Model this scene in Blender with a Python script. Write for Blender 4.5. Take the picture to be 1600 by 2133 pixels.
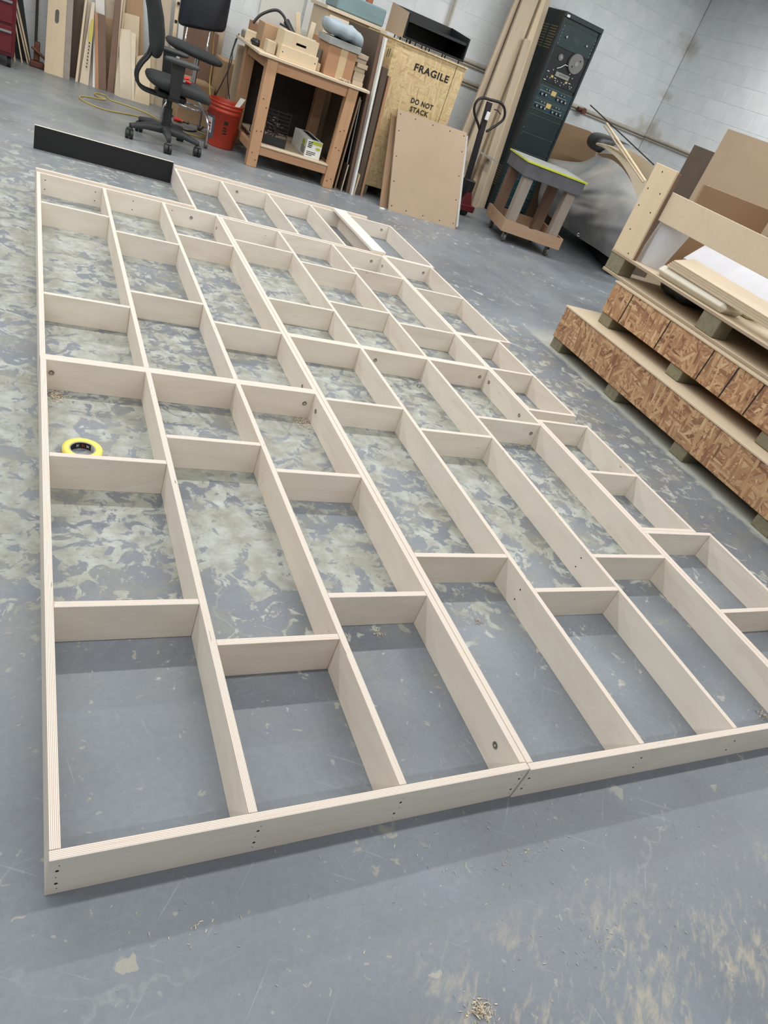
import bpy, math, random
from mathutils import Vector, Matrix
random.seed(7)
for o in list(bpy.data.objects): bpy.data.objects.remove(o, do_unlink=True)
SC = bpy.context.scene
C = SC.collection

# ------------------------------------------------------------------ camera
H = 1.335                      # lens height
FPX = 1461.24                  # focal length in pixels of the 1600 x 2133 frame
RX = Vector((0.87834707, -0.35031204, 0.32525051))     # right
RD = Vector((0.03935206, -0.62510798, -0.77954566))    # down
RF = Vector((0.47640092, 0.69751092, -0.53527626))     # forward
cam_d = bpy.data.cameras.new('camera'); cam = bpy.data.objects.new('camera', cam_d); C.objects.link(cam)
m = Matrix(((RX.x, -RD.x, -RF.x, 0), (RX.y, -RD.y, -RF.y, 0), (RX.z, -RD.z, -RF.z, H), (0, 0, 0, 1)))
cam.matrix_world = m
cam_d.sensor_fit = 'HORIZONTAL'; cam_d.sensor_width = 36.0; cam_d.lens = 36.0 * FPX / 1600.0
cam_d.clip_start = 0.05; cam_d.clip_end = 100
SC.camera = cam

# ------------------------------------------------------------------ world, lamps, exposure
w = bpy.data.worlds.new('shop_air'); SC.world = w; w.use_nodes = True
bg = w.node_tree.nodes['Background']; bg.inputs[0].default_value = (0.90, 0.95, 1.0, 1); bg.inputs[1].default_value = 0.23
def strip(y, power, x0=-4.5, x1=8.0, z=3.05, wd=0.09):
    l = bpy.data.lights.new('ceiling_strip_light', 'AREA'); l.shape = 'RECTANGLE'
    l.size = x1 - x0; l.size_y = wd; l.energy = power; l.color = (1.0, 0.992, 0.972)
    o = bpy.data.objects.new('ceiling_strip_light', l); C.objects.link(o)
    o.location = ((x0 + x1) / 2, y, z)
strip(3.65, 200); strip(1.25, 135); strip(6.3, 215); strip(-1.4, 105)
SC.view_settings.view_transform = 'Standard'; SC.view_settings.look = 'None'
SC.view_settings.exposure = 0.0; SC.view_settings.gamma = 1.0; SC.view_settings.use_curve_mapping = False

# ------------------------------------------------------------------ helpers
def ray(u, v):
    return RX * ((u - 800) / FPX) + RD * ((v - 1066.5) / FPX) + RF
def fl(u, v, z=0.0):                      # point at height z seen at a pixel of the photo
    r = ray(u, v); t = (z - H) / r.z; return Vector((r.x * t, r.y * t, z))
def at(u, v, y):                          # point in the vertical plane at distance y
    r = ray(u, v); t = y / r.y; return Vector((r.x * t, y, H + r.z * t))
def atx(u, v, x):
    r = ray(u, v); t = x / r.x; return Vector((x, r.y * t, H + r.z * t))

def link(o, parent=None):
    C.objects.link(o)
    if parent is not None: o.parent = parent
    return o
def tag(o, label=None, cat=None, group=None, kind=None):
    if label: o['label'] = label
    if cat: o['category'] = cat
    if group: o['group'] = group
    if kind: o['kind'] = kind
    return o
def thing(name, label, cat, loc=(0, 0, 0), rz=0.0, group=None, rot=None):
    o = bpy.data.objects.new(name, None); o.empty_display_size = 0.05; C.objects.link(o)
    o.location = loc; o.rotation_euler = rot if rot else (0, 0, rz)
    return tag(o, label, cat, group)

class MB:
    def __init__(s): s.v = []; s.f = []; s.mi = []; s.sm = []; s.T = Matrix.Identity(4)
    def _add(s, vs, fs, mi=0, smooth=False):
        b = len(s.v); s.v += [tuple(s.T @ Vector(p)) for p in vs]
        s.f += [tuple(b + i for i in f) for f in fs]; s.mi += [mi] * len(fs); s.sm += [smooth] * len(fs)
        return s
    def box(s, x0, x1, y0, y1, z0, z1, mi=0, edge=None):
        vs = [(x0,y0,z0),(x1,y0,z0),(x1,y1,z0),(x0,y1,z0),(x0,y0,z1),(x1,y0,z1),(x1,y1,z1),(x0,y1,z1)]
        s._add(vs, [(0,3,2,1),(4,5,6,7),(0,1,5,4),(1,2,6,5),(2,3,7,6),(3,0,4,7)], mi)
        return s
    def cbox(s, x0, x1, y0, y1, z0, z1, c=0.004, mi=0):          # box with chamfered edges
        c = min(c, (x1-x0)*.45, (y1-y0)*.45, (z1-z0)*.45)
        X = (x0, x1); Y = (y0, y1); Z = (z0, z1); vs = []; idx = {}
        for i in (0,1):
            for j in (0,1):
                for k in (0,1):
                    sx = 1 if i == 0 else -1; sy = 1 if j == 0 else -1; sz = 1 if k == 0 else -1
                    for a in range(3):
                        p = [X[i] + sx*c, Y[j] + sy*c, Z[k] + sz*c]
                        p[a] = (X[i], Y[j], Z[k])[a]; idx[(i,j,k,a)] = len(vs); vs.append(p)
        fs = []
        for k in (0,1): fs.append([idx[(0,0,k,2)],idx[(1,0,k,2)],idx[(1,1,k,2)],idx[(0,1,k,2)]])
        for j in (0,1): fs.append([idx[(0,j,0,1)],idx[(1,j,0,1)],idx[(1,j,1,1)],idx[(0,j,1,1)]])
        for i in (0,1): fs.append([idx[(i,0,0,0)],idx[(i,1,0,0)],idx[(i,1,1,0)],idx[(i,0,1,0)]])
        for i in (0,1):
            for j in (0,1): fs.append([idx[(i,j,0,0)],idx[(i,j,1,0)],idx[(i,j,1,1)],idx[(i,j,0,1)]])
            for k in (0,1): fs.append([idx[(i,0,k,0)],idx[(i,1,k,0)],idx[(i,1,k,2)],idx[(i,0,k,2)]])
        for j in (0,1):
            for k in (0,1): fs.append([idx[(0,j,k,1)],idx[(1,j,k,1)],idx[(1,j,k,2)],idx[(0,j,k,2)]])
        for i in (0,1):
            for j in (0,1):
                for k in (0,1): fs.append([idx[(i,j,k,0)],idx[(i,j,k,1)],idx[(i,j,k,2)]])
        cen = Vector(((x0+x1)/2,(y0+y1)/2,(z0+z1)/2)); out = []
        for f in fs:
            n = (Vector(vs[f[1]])-Vector(vs[f[0]])).cross(Vector(vs[f[2]])-Vector(vs[f[0]]))
            mid = sum((Vector(vs[i]) for i in f), Vector())/len(f)
            out.append(tuple(f) if n.dot(mid-cen) > 0 else tuple(reversed(f)))
        return s._add(vs, out, mi)
    def hexa(s, q, d, mi=0, mie=None):
        # q: 4 corner points (front face, counter-clockwise seen from the front), d: offset vector to the back face
        q = [Vector(p) for p in q]; d = Vector(d); vs = q + [p + d for p in q]
        n = (q[1]-q[0]).cross(q[2]-q[0])
        fs = [(0,1,2,3),(7,6,5,4),(0,4,5,1),(1,5,6,2),(2,6,7,3),(3,7,4,0)]
        if n.dot(d) > 0: fs = [tuple(reversed(f)) for f in fs]
        b = len(s.v); s._add(vs, fs, mi)
        if mie is not None:
            for i in range(4): s.mi[-1-i] = mie
        return s
    def prism(s, pts, d, mi=0, smooth=False):
        # pts: closed outline (list of 3-D points), d: extrusion vector
        pts = [Vector(p) for p in pts]; d = Vector(d); n = len(pts)
        nn = Vector()
        for i in range(n): nn += pts[i].cross(pts[(i+1) % n])
        vs = pts + [p + d for p in pts]
        fs = [tuple(range(n)), tuple(range(2*n-1, n-1, -1))] + [(i, i+n, (i+1) % n + n, (i+1) % n) for i in range(n)]
        if nn.dot(d) > 0: fs = [tuple(reversed(f)) for f in fs]
        return s._add(vs, fs, mi, smooth)
    def cyl(s, a, b, r0, r1=None, n=16, mi=0, smooth=True, caps=True):
        a = Vector(a); b = Vector(b); r1 = r0 if r1 is None else r1
        ax = (b-a).normalized(); t = Vector((0,0,1)) if abs(ax.z) < .9 else Vector((1,0,0))
        u = ax.cross(t).normalized(); w_ = ax.cross(u)
        vs = []
        for p, r in ((a, r0), (b, r1)):
            for i in range(n):
                an = 2*math.pi*i/n; vs.append(p + u*math.cos(an)*r + w_*math.sin(an)*r)
        s._add(vs, [(i, (i+1) % n, (i+1) % n + n, i+n) for i in range(n)], mi, smooth)
        if caps:
            s._add(vs[:n], [tuple(reversed(range(n)))], mi); s._add(vs[n:], [tuple(range(n))], mi)
        return s
    def tube(s, pts, r, n=8, mi=0, closed=False, caps=True):
        pts = [Vector(p) for p in pts]; N = len(pts); vs = []
        up = None
        for i, p in enumerate(pts):
            if closed: tg = pts[(i+1) % N] - pts[i-1]
            else: tg = pts[min(i+1, N-1)] - pts[max(i-1, 0)]
            tg.normalize()
            if up is None:
                up = Vector((0,0,1)) if abs(tg.z) < .9 else Vector((1,0,0))
            u = tg.cross(up)
            if u.length < 1e-6: u = tg.cross(Vector((0,1,0)))
            u.normalize(); up = u.cross(tg).normalized()
            rr = r[i] if isinstance(r, (list, tuple)) else r
            for k in range(n):
                an = 2*math.pi*k/n; vs.append(p + u*math.cos(an)*rr + up*math.sin(an)*rr)
        fs = []
        M = N if closed else N-1
        for i in range(M):
            a = i*n; b = ((i+1) % N)*n
            fs += [(a+k, a+(k+1) % n, b+(k+1) % n, b+k) for k in range(n)]
        s._add(vs, fs, mi, True)
        if caps and not closed:
            s._add(vs[:n], [tuple(reversed(range(n)))], mi); s._add(vs[-n:], [tuple(range(n))], mi)
        return s
    def lathe(s, prof, n=24, mi=0, o=(0,0,0), smooth=True):     # prof: (r, z) from bottom up
        vs = []; o = Vector(o)
        for r, z in prof:
            for k in range(n):
                an = 2*math.pi*k/n; vs.append(o + Vector((r*math.cos(an), r*math.sin(an), z)))
        fs = []
        for i in range(len(prof)-1):
            fs += [(i*n+k, i*n+(k+1) % n, (i+1)*n+(k+1) % n, (i+1)*n+k) for k in range(n)]
        return s._add(vs, fs, mi, smooth)
    def grid(s, P, mi=0, smooth=True, closed_u=False):          # P[i][j] grid of points
        nu = len(P); nv = len(P[0]); vs = [p for r in P for p in r]; fs = []
        for i in range(nu if closed_u else nu-1):
            for j in range(nv-1):
                a = i*nv+j; b = ((i+1) % nu)*nv+j; fs.append((a, b, b+1, a+1))
        return s._add(vs, fs, mi, smooth)
    def mesh(s, name):
        me = bpy.data.meshes.new(name); me.from_pydata(s.v, [], s.f)
        for p, k, sm in zip(me.polygons, s.mi, s.sm): p.material_index = k; p.use_smooth = sm
        me.update(); return me
    def build(s, name, mats, parent=None, loc=None, rot=None):
        me = s.mesh(name)
        for mt in (mats if isinstance(mats, (list, tuple)) else [mats]): me.materials.append(mt)
        o = bpy.data.objects.new(name, me); link(o, parent)
        if loc is not None: o.location = loc
        if rot is not None: o.rotation_euler = rot
        return o

def catmull(P, k=6, closed=False):
    P = [Vector(p) for p in P]; n = len(P); out = []
    for i in range(n if closed else n-1):
        if closed: a, b, c, d = P[i-1], P[i], P[(i+1) % n], P[(i+2) % n]
        else: a, b, c, d = P[max(i-1,0)], P[i], P[i+1], P[min(i+2,n-1)]
        for j in range(k):
            t = j/k; out.append(.5*((2*b) + (c-a)*t + (2*a-5*b+4*c-d)*t*t + (3*b-a-3*c+d)*t**3))
    if not closed: out.append(P[-1])
    return out

# ------------------------------------------------------------------ materials
def lin(c):
    return tuple(((x/255)/12.92 if x/255 <= .04045 else ((x/255+.055)/1.055)**2.4) for x in c) + (1,)
class NT:
    def __init__(s, name):
        s.m = bpy.data.materials.new(name); s.m.use_nodes = True; s.t = s.m.node_tree; s.b = s.t.nodes['Principled BSDF']
    def n(s, typ, **k):
        nd = s.t.nodes.new(typ)
        for a, v in k.items(): setattr(nd, a, v)
        return nd
    def l(s, a, b): s.t.links.new(a, b)
    def val(s, sock, v):
        if isinstance(v, (int, float, tuple, list)): sock.default_value = v
        else: s.l(v, sock)
    def math(s, op, a, b=0.0, c=None, clamp=False):
        nd = s.n('ShaderNodeMath', operation=op); nd.use_clamp = clamp
        s.val(nd.inputs[0], a); s.val(nd.inputs[1], b)
        if c is not None: s.val(nd.inputs[2], c)
        return nd.outputs[0]
    def ramp(s, f, stops, interp='LINEAR'):
        nd = s.n('ShaderNodeValToRGB'); cr = nd.color_ramp; cr.interpolation = interp
        while len(cr.elements) < len(stops): cr.elements.new(.5)
        for e, (p, c) in zip(cr.elements, stops):
            e.position = p; e.color = c if isinstance(c, tuple) else (c, c, c, 1)
        s.val(nd.inputs[0], f); return nd.outputs[0]
    def mix(s, f, a, b, mode='MIX'):
        nd = s.n('ShaderNodeMix', data_type='RGBA', blend_type=mode); s.val(nd.inputs[0], f); s.val(nd.inputs[6], a); s.val(nd.inputs[7], b)
        return nd.outputs[2]
    def coord(s, kind='Object', scale=(1,1,1), loc=(0,0,0), rot=(0,0,0), rnd=0.0):
        tc = s.n('ShaderNodeTexCoord'); m0 = s.n('ShaderNodeMapping'); mp = s.n('ShaderNodeMapping')
        m0.inputs['Rotation'].default_value = rot; m0.inputs['Location'].default_value = loc; mp.inputs['Scale'].default_value = scale
        s.l(tc.outputs[kind], m0.inputs[0]); s.l(m0.outputs[0], mp.inputs[0])
        if rnd:
            oi = s.n('ShaderNodeObjectInfo'); add = s.n('ShaderNodeVectorMath', operation='ADD')
            sc = s.n('ShaderNodeVectorMath', operation='SCALE'); cx = s.n('ShaderNodeCombineXYZ')
            for i in range(3): s.l(oi.outputs['Random'], cx.inputs[i])
            s.l(cx.outputs[0], sc.inputs[0]); sc.inputs['Scale'].default_value = rnd
            s.l(mp.outputs[0], add.inputs[0]); s.l(sc.outputs[0], add.inputs[1]); return add.outputs[0]
        return mp.outputs[0]
    def noise(s, vec, scale, detail=4, rough=.55, dist=0.0):
        nd = s.n('ShaderNodeTexNoise'); s.l(vec, nd.inputs['Vector']); nd.inputs['Scale'].default_value = scale
        nd.inputs['Detail'].default_value = detail; nd.inputs['Roughness'].default_value = rough; nd.inputs['Distortion'].default_value = dist
        return nd.outputs['Fac']
    def voro(s, vec, scale, feature='F1', out='Distance', rnd=1.0):
        nd = s.n('ShaderNodeTexVoronoi', feature=feature); s.l(vec, nd.inputs['Vector']); nd.inputs['Scale'].default_value = scale
        nd.inputs['Randomness'].default_value = rnd
        return nd.outputs[out]
    def bump(s, h, st=.2, d=.002):
        nd = s.n('ShaderNodeBump'); nd.inputs['Strength'].default_value = st; nd.inputs['Distance'].default_value = d
        s.l(h, nd.inputs['Height']); s.l(nd.outputs[0], s.b.inputs['Normal'])
    def done(s, col, rough=.6, metal=0.0, spec=None):
        s.val(s.b.inputs['Base Color'], col); s.val(s.b.inputs['Roughness'], rough); s.b.inputs['Metallic'].default_value = metal
        if spec is not None: s.b.inputs['Specular IOR Level'].default_value = spec
        return s.m

def plain(name, rgb, rough=.6, metal=0.0, var=.10, scale=9.0, rnd=3.0, spec=None, bump=0.0):
    t = NT(name); v = t.coord('Object', rnd=rnd); f = t.noise(v, scale, 5, .6)
    c = lin(rgb); lo = tuple(x*(1-var*1.6) for x in c[:3]) + (1,); hi = tuple(min(1, x*(1+var)) for x in c[:3]) + (1,)
    col = t.ramp(f, [(.25, lo), (.5, c), (.75, hi)])
    if bump: t.bump(t.noise(v, scale*12, 3), bump, .002)
    return t.done(col, rough, metal, spec)

def wood(name, rgb, dark, axis=0, rough=.6, stretch=14.0, sc=5.0, strength=.5, rnd=11.0, spots=0.0):
    t = NT(name); s3 = [sc*stretch*.12]*3; s3 = [sc, sc, sc]; s3[axis] = sc/stretch*2.0
    v = t.coord('Object', scale=tuple(s3), rnd=rnd)
    n1 = t.noise(v, 1.6, 6, .6, 1.4); n2 = t.noise(v, 9.0, 3, .5, .4)
    f = t.math('ADD', t.math('MULTIPLY', n1, .65), t.math('MULTIPLY', n2, .35))
    a = lin(rgb); b = lin(dark); mid = tuple(a[i]*(1-strength)+b[i]*strength for i in range(3)) + (1,)
    col = t.ramp(f, [(.30, mid), (.5, tuple((a[i]*.75+mid[i]*.25) for i in range(3)) + (1,)), (.68, a)])
    oi = t.n('ShaderNodeObjectInfo')
    col = t.mix(1.0, col, t.ramp(oi.outputs['Random'], [(0, (.90,.90,.91,1)), (.5, (1,.985,.97,1)), (1, (1.0,1.0,1.0,1))]), 'MULTIPLY')
    if spots:
        kn = t.voro(t.coord('Object', scale=(1.6,1.6,1.6), rnd=5.0), 2.2)
        col = t.mix(t.ramp(kn, [(0.02, spots), (.07, 0.0)]), col, b)
    t.bump(n2, .06, .001)
    return t.done(col, rough)

MAT = {}
# birch plywood face, rotary cut: cream with faint pinkish figure
def mk_birch():
    t = NT('birch_face'); v = t.coord('Object', scale=(1.1, 6, 5), rnd=13.0)
    big = t.noise(v, 1.3, 5, .6, 2.2); fine = t.noise(t.coord('Object', scale=(14, 160, 160), rnd=9.0), 1.0, 3, .6)
    f = t.math('ADD', t.math('MULTIPLY', big, .75), t.math('MULTIPLY', fine, .25))
    col = t.ramp(f, [(.32, lin((208,193,175))), (.47, lin((223,213,199))), (.62, lin((231,224,211))), (.8, lin((217,204,187)))])
    oi = t.n('ShaderNodeObjectInfo')
    col = t.mix(.5, col, t.ramp(oi.outputs['Random'], [(0, lin((219,202,187))), (.4, lin((231,224,212))), (.7, lin((228,220,207))), (1, lin((224,210,195)))]), 'MIX')
    kn = t.voro(t.coord('Object', scale=(1.2,3,3), rnd=7.0), 2.6)
    col = t.mix(t.ramp(kn, [(.012, .75), (.035, 0.0)]), col, lin((150,124,100)))
    t.bump(fine, .04, .0008)
    return t.done(col, .62)
MAT['birch'] = mk_birch()
def mk_edge(name, n, base, a, b):
    # laminations run along the board: stripes over the thickness (local y)
    t = NT(name); tc = t.n('ShaderNodeTexCoord'); sx = t.n('ShaderNodeSeparateXYZ'); t.l(tc.outputs['Object'], sx.inputs[0])
    wob = t.noise(t.coord('Object', scale=(7,7,7), rnd=5.0), 1.5, 3)
    ph = t.math('MULTIPLY', t.math('ADD', sx.outputs[1], t.math('MULTIPLY', wob, .0012)), n / 0.0181 * math.pi)
    s_ = t.math('ABSOLUTE', t.math('SINE', ph))
    col = t.ramp(s_, [(.22, lin(b)), (.48, lin(a)), (.8, lin(base))])
    g = t.noise(t.coord('Object', scale=(5, 220, 60), rnd=3.0), 1.0, 3, .6)
    col = t.mix(t.ramp(g, [(.60, 0.0), (.72, .55)]), col, lin((214,176,158)))
    vd = t.noise(t.coord('Object', scale=(22, 260, 22), rnd=8.0), 1.0, 2, .5)
    col = t.mix(t.ramp(vd, [(.735, 0.0), (.76, .85)]), col, lin((92,74,60)))
    return t.done(col, .7)
MAT['birch_edge'] = mk_edge('birch_edge', 6, (226,219,208), (216,203,190), (172,144,124))

def mk_floor():
    t = NT('painted_concrete'); tc = t.n('ShaderNodeTexCoord'); P = tc.outputs['Object']
    sep = t.n('ShaderNodeSeparateXYZ'); t.l(P, sep.inputs[0]); X, Y = sep.outputs[0], sep.outputs[1]
    # paint wear map: strongest in the middle of the frame and to its left
    d = t.math('SQRT', t.math('ADD', t.math('POWER', t.math('MULTIPLY', t.math('SUBTRACT', X, .7), .20), 2.0), t.math('POWER', t.math('MULTIPLY', t.math('SUBTRACT', Y, 2.9), .20), 2.0)))
    zone = t.ramp(d, [(.28, 1.0), (.46, .70), (.60, .35)])
    yv = t.n('ShaderNodeMapRange'); t.l(Y, yv.inputs[0]); yv.inputs[1].default_value = .70; yv.inputs[2].default_value = 1.55
    zone = t.math('MULTIPLY', zone, yv.outputs[0])
    big = t.noise(P, 2.1, 4, .55, .6)
    med = t.noise(P, 14.0, 7, .64, .8)
    fine = t.noise(P, 46.0, 5, .6, .4)
    f = t.math('ADD', t.math('MULTIPLY', med, .66), t.math('ADD', t.math('MULTIPLY', big, .26), t.math('MULTIPLY', fine, .12)))
    th = t.math('SUBTRACT', .665, t.math('MULTIPLY', zone, .175))
    wear = t.math('MULTIPLY', t.math('SUBTRACT', f, th), 48.0, clamp=True)
    # base paint: blue grey with clouding
    cl = t.noise(P, 1.4, 5, .6)
    paint = t.ramp(cl, [(.3, lin((106,111,118))), (.5, lin((120,126,133))), (.7, lin((131,138,146)))])
    f2 = t.noise(P, 17.0, 4, .6, .3)
    conc = t.ramp(f2, [(.32, lin((146,146,136))), (.5, lin((170,172,162))), (.68, lin((188,192,186)))])
    col = t.mix(t.math('MULTIPLY', wear, .82), paint, conc)
    # second thinner wear layer: brownish stain
    st = t.noise(P, 6.5, 5, .6, .5)
    col = t.mix(t.math('MULTIPLY', t.ramp(st, [(.47, 0.0), (.62, .55)]), zone), col, lin((140,138,122)))
    # streaky grey mixed in towards the far left of the floor
    far = t.n('ShaderNodeMapRange'); t.l(Y, far.inputs[0]); far.inputs[1].default_value = 3.5; far.inputs[2].default_value = 6.5; far.inputs[4].default_value = .45
    lf = t.n('ShaderNodeMapRange'); t.l(X, lf.inputs[0]); lf.inputs[1].default_value = 2.6; lf.inputs[2].default_value = 1.0; 
    col = t.mix(t.math('MULTIPLY', far.outputs[0], lf.outputs[0]), col, t.ramp(t.noise(P, 3.0, 6, .65, .8), [(.35, lin((128,131,130))), (.55, lin((158,161,156))), (.7, lin((168,170,160)))]))
    # paint chips: small ragged spots of bare concrete, two sizes
    dn = t.n('ShaderNodeTexNoise'); dn.inputs['Scale'].default_value = 26.0; dn.inputs['Detail'].default_value = 4; t.l(P, dn.inputs['Vector'])
    ds = t.n('ShaderNodeVectorMath', operation='SCALE'); t.l(dn.outputs['Color'], ds.inputs[0]); ds.inputs['Scale'].default_value = .085
    dp = t.n('ShaderNodeVectorMath', operation='ADD'); t.l(P, dp.inputs[0]); t.l(ds.outputs[0], dp.inputs[1]); D = dp.outputs[0]
    for sc, keep, rad, am in ((6.0, .70, .17, .75), (15.0, .66, .20, .6), (44.0, .62, .26, .5)):
        vo = t.n('ShaderNodeTexVoronoi'); vo.inputs['Scale'].default_value = sc; t.l(D, vo.inputs['Vector'])
        sc_ = t.n('ShaderNodeSeparateColor'); t.l(vo.outputs['Color'], sc_.inputs[0])
        r_ = t.math('MULTIPLY', sc_.outputs[1], rad)
        k = t.math('MULTIPLY', t.math('MULTIPLY', t.math('SUBTRACT', r_, vo.outputs['Distance']), 30.0, clamp=True), t.ramp(sc_.outputs[0], [(keep, 0.0), (keep+.01, 1.0)]))
        col = t.mix(t.math('MULTIPLY', k, am), col, t.ramp(sc_.outputs[2], [(0, lin((150,150,142))), (.5, lin((170,170,160))), (1, lin((178,166,142)))]))
    # scratches and scuffs in many directions, gathered in patches
    for rz, sx, sc, lo, hi, am, ms in ((.5, 40, 2.6, .665, .72, .36, 2.3), (-.9, 46, 2.2, .675, .73, .32, 1.9), (1.35, 38, 3.2, .665, .72, .34, 2.7), (2.3, 52, 2.4, .675, .73, .32, 2.1), (-.2, 60, 3.0, .675, .73, .28, 3.1)):
        n_ = t.noise(t.coord('Object', scale=(1.4, sx, 1), rot=(0,0,rz), loc=(rz*3, rz, 0)), sc, 3, .55, .15)
        pm = t.ramp(t.noise(t.coord('Object', loc=(rz*7, 2*rz, 0)), ms, 3, .5), [(.46, 0.0), (.58, 1.0)])
        col = t.mix(t.math('MULTIPLY', t.math('MULTIPLY', t.ramp(n_, [(lo, 0.0), (hi, 1.0)]), pm), am), col, lin((170,175,177)))
    # hairline cracks
    ck = t.n('ShaderNodeTexVoronoi', feature='DISTANCE_TO_EDGE'); ck.inputs['Scale'].default_value = 1.35; t.l(D, ck.inputs['Vector'])
    col = t.mix(t.math('MULTIPLY', t.ramp(ck.outputs['Distance'], [(.002, 1.0), (.006, 0.0)]), t.ramp(t.noise(P, 2.4, 3), [(.48, 0.0), (.62, .4)])), col, lin((166,168,162)))
    # fine mottling of the paint film
    col = t.mix(1.0, col, t.ramp(t.noise(P, 70.0, 5, .7), [(.3, (.90,.90,.90,1)), (.7, (1.06,1.06,1.06,1))]), 'MULTIPLY')
    # sawdust trodden into the floor in the near right corner
    dx = t.math('SUBTRACT', t.math('ADD', X, t.math('MULTIPLY', Y, .15)), .62)
    m1 = t.n('ShaderNodeMapRange'); t.l(Y, m1.inputs[0]); m1.inputs[1].default_value = .44; m1.inputs[2].default_value = .28
    m2 = t.n('ShaderNodeMapRange'); t.l(dx, m2.inputs[0]); m2.inputs[1].default_value = .02; m2.inputs[2].default_value = .16
    sd = t.noise(t.coord('Object', scale=(1.0, 2.6, 1), rot=(0,0,-.75)), 20.0, 6, .7, .5); sdb = t.noise(P, 4.5, 3, .5)
    sd = t.ramp(t.math('ADD', t.math('MULTIPLY', sd, .6), t.math('MULTIPLY', sdb, .4)), [(.50, 0.0), (.62, 1.0)])
    col = t.mix(t.math('MULTIPLY', t.math('MULTIPLY', sd, m1.outputs[0]), t.math('MULTIPLY', m2.outputs[0], .6)), col, lin((182,172,150)))
    # bare dusty lane under the stacked boxes on the right
    e = t.noise(P, 14.0, 5, .65)
    ln = t.math('ADD', X, t.math('MULTIPLY', t.math('SUBTRACT', e, .5), .10))
    m3 = t.n('ShaderNodeMapRange'); t.l(ln, m3.inputs[0]); m3.inputs[1].default_value = 3.23; m3.inputs[2].default_value = 3.27
    m4 = t.n('ShaderNodeMapRange'); t.l(Y, m4.inputs[0]); m4.inputs[1].default_value = 4.1; m4.inputs[2].default_value = 3.75
    col = t.mix(t.math('MULTIPLY', t.math('MULTIPLY', m3.outputs[0], m4.outputs[0]), .8), col, lin((186,188,176)))
    rg = t.ramp(t.math('ADD', t.math('MULTIPLY', wear, .35), t.math('MULTIPLY', cl, .65)), [(.25, .36), (.75, .60)])
    t.bump(t.math('ADD', t.math('MULTIPLY', wear, -.5), t.math('MULTIPLY', fine, .5)), .12, .0015)
    return t.done(col, rg, 0, .45)
MAT['floor'] = mk_floor()

def mk_block():
    t = NT('painted_block'); v = t.coord('Object', rnd=17.0); f = t.noise(v, 5.0, 5, .6); fb = t.noise(v, 160.0, 3, .6)
    col = t.ramp(f, [(.3, lin((214,219,221))), (.7, lin((228,232,233)))])
    # water stains around the leaking corner joint
    ge = t.n('ShaderNodeNewGeometry'); P = ge.outputs['Position']; sm = None
    wn = t.n('ShaderNodeVectorMath', operation='SCALE'); nz = t.n('ShaderNodeTexNoise'); nz.inputs['Scale'].default_value = 7.0; nz.inputs['Detail'].default_value = 5; t.l(P, nz.inputs['Vector'])
    for (px, py, pz, r, sx) in ((7.47,8.62,2.42,.30,1.0), (7.47,8.62,1.86,.16,1.0), (7.47,8.62,1.42,.42,1.1)):
        d = t.n('ShaderNodeVectorMath', operation='SUBTRACT'); t.l(P, d.inputs[0]); d.inputs[1].default_value = (px, py, pz)
        q = t.n('ShaderNodeVectorMath', operation='MULTIPLY'); t.l(d.outputs[0], q.inputs[0]); q.inputs[1].default_value = (sx, sx, 2.2)
        l = t.n('ShaderNodeVectorMath', operation='LENGTH'); t.l(q.outputs[0], l.inputs[0])
        k = t.math('SUBTRACT', t.math('ADD', 1.0, t.math('MULTIPLY', t.math('SUBTRACT', nz.outputs['Fac'], .5), 2.2)), t.math('DIVIDE', l.outputs['Value'], r), clamp=True)
        sm = k if sm is None else t.math('MAXIMUM', sm, k)
    col = t.mix(t.math('MULTIPLY', sm, .55, clamp=True), col, lin((150,136,106)))
    t.bump(fb, .25, .002); return t.done(col, .55)
MAT['block'] = mk_block()
MAT['mortar'] = plain('painted_mortar', (214,218,219), .7)

# ------------------------------------------------------------------ the room
WY, WX = 8.62, 7.47            # back wall, right wall
f = MB().box(-9, WX + .3, -5, WY + .3, -.12, 0).build('floor', MAT['floor']); tag(f, kind='structure')
wb = MB().box(-9, WX + .3, WY, WY + .2, 0, 4.2).build('wall_back', MAT['mortar']); tag(wb, kind='structure')
wr = MB().box(WX, WX + .2, -5, WY, 0, 4.2).build('wall_right', MAT['mortar']); tag(wr, kind='structure')
def block_mesh(w_, h_, d_=.0028, c=.0022):
    g = .0016; x0, x1, z0, z1 = g, w_-g, g, h_-g
    vs = [(x0,0,z0),(x1,0,z0),(x1,0,z1),(x0,0,z1),(x0+c,-d_,z0+c),(x1-c,-d_,z0+c),(x1-c,-d_,z1-c),(x0+c,-d_,z1-c)]
    b = MB(); b._add(vs, [(4,5,6,7),(0,1,5,4),(1,2,6,5),(2,3,7,6),(3,0,4,7)]); me = b.mesh('block'); me.materials.append(MAT['block']); return me
CH, CW = .199, .396
full = block_mesh(CW, CH); half = block_mesh(CW/2, CH)
def lay(parent, place, L, rows, rest_rows):
    n = int(L // CW)
    for k in range(rows):
        off = 0 if k % 2 else CW/2
        if off:
            o = bpy.data.objects.new('block', half); link(o, parent); place(o, 0, k*CH)
        for i in range(n):
            o = bpy.data.objects.new('block', full); link(o, parent); place(o, off + i*CW, k*CH)
def place_back(o, s_, z):     # runs from the corner to the left
    o.location = (WX - s_ - (CW if o.data is full else CW/2), WY, z)
def place_right(o, s_, z):
    o.location = (WX, WY - s_, z); o.rotation_euler = (0, 0, -math.pi/2)
lay(wb, place_back, 20*CW, 14, 0)
lay(wr, place_right, 11*CW, 16, 0)

buildw0 = MB().box(WX-.006, WX-.0035, WY-.0060, WY-.0035, 0, 3.4).build('corner_joint', plain('dark_joint', (96,92,86), .8), wb)
buildw0.location = (0,0,0)
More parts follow.
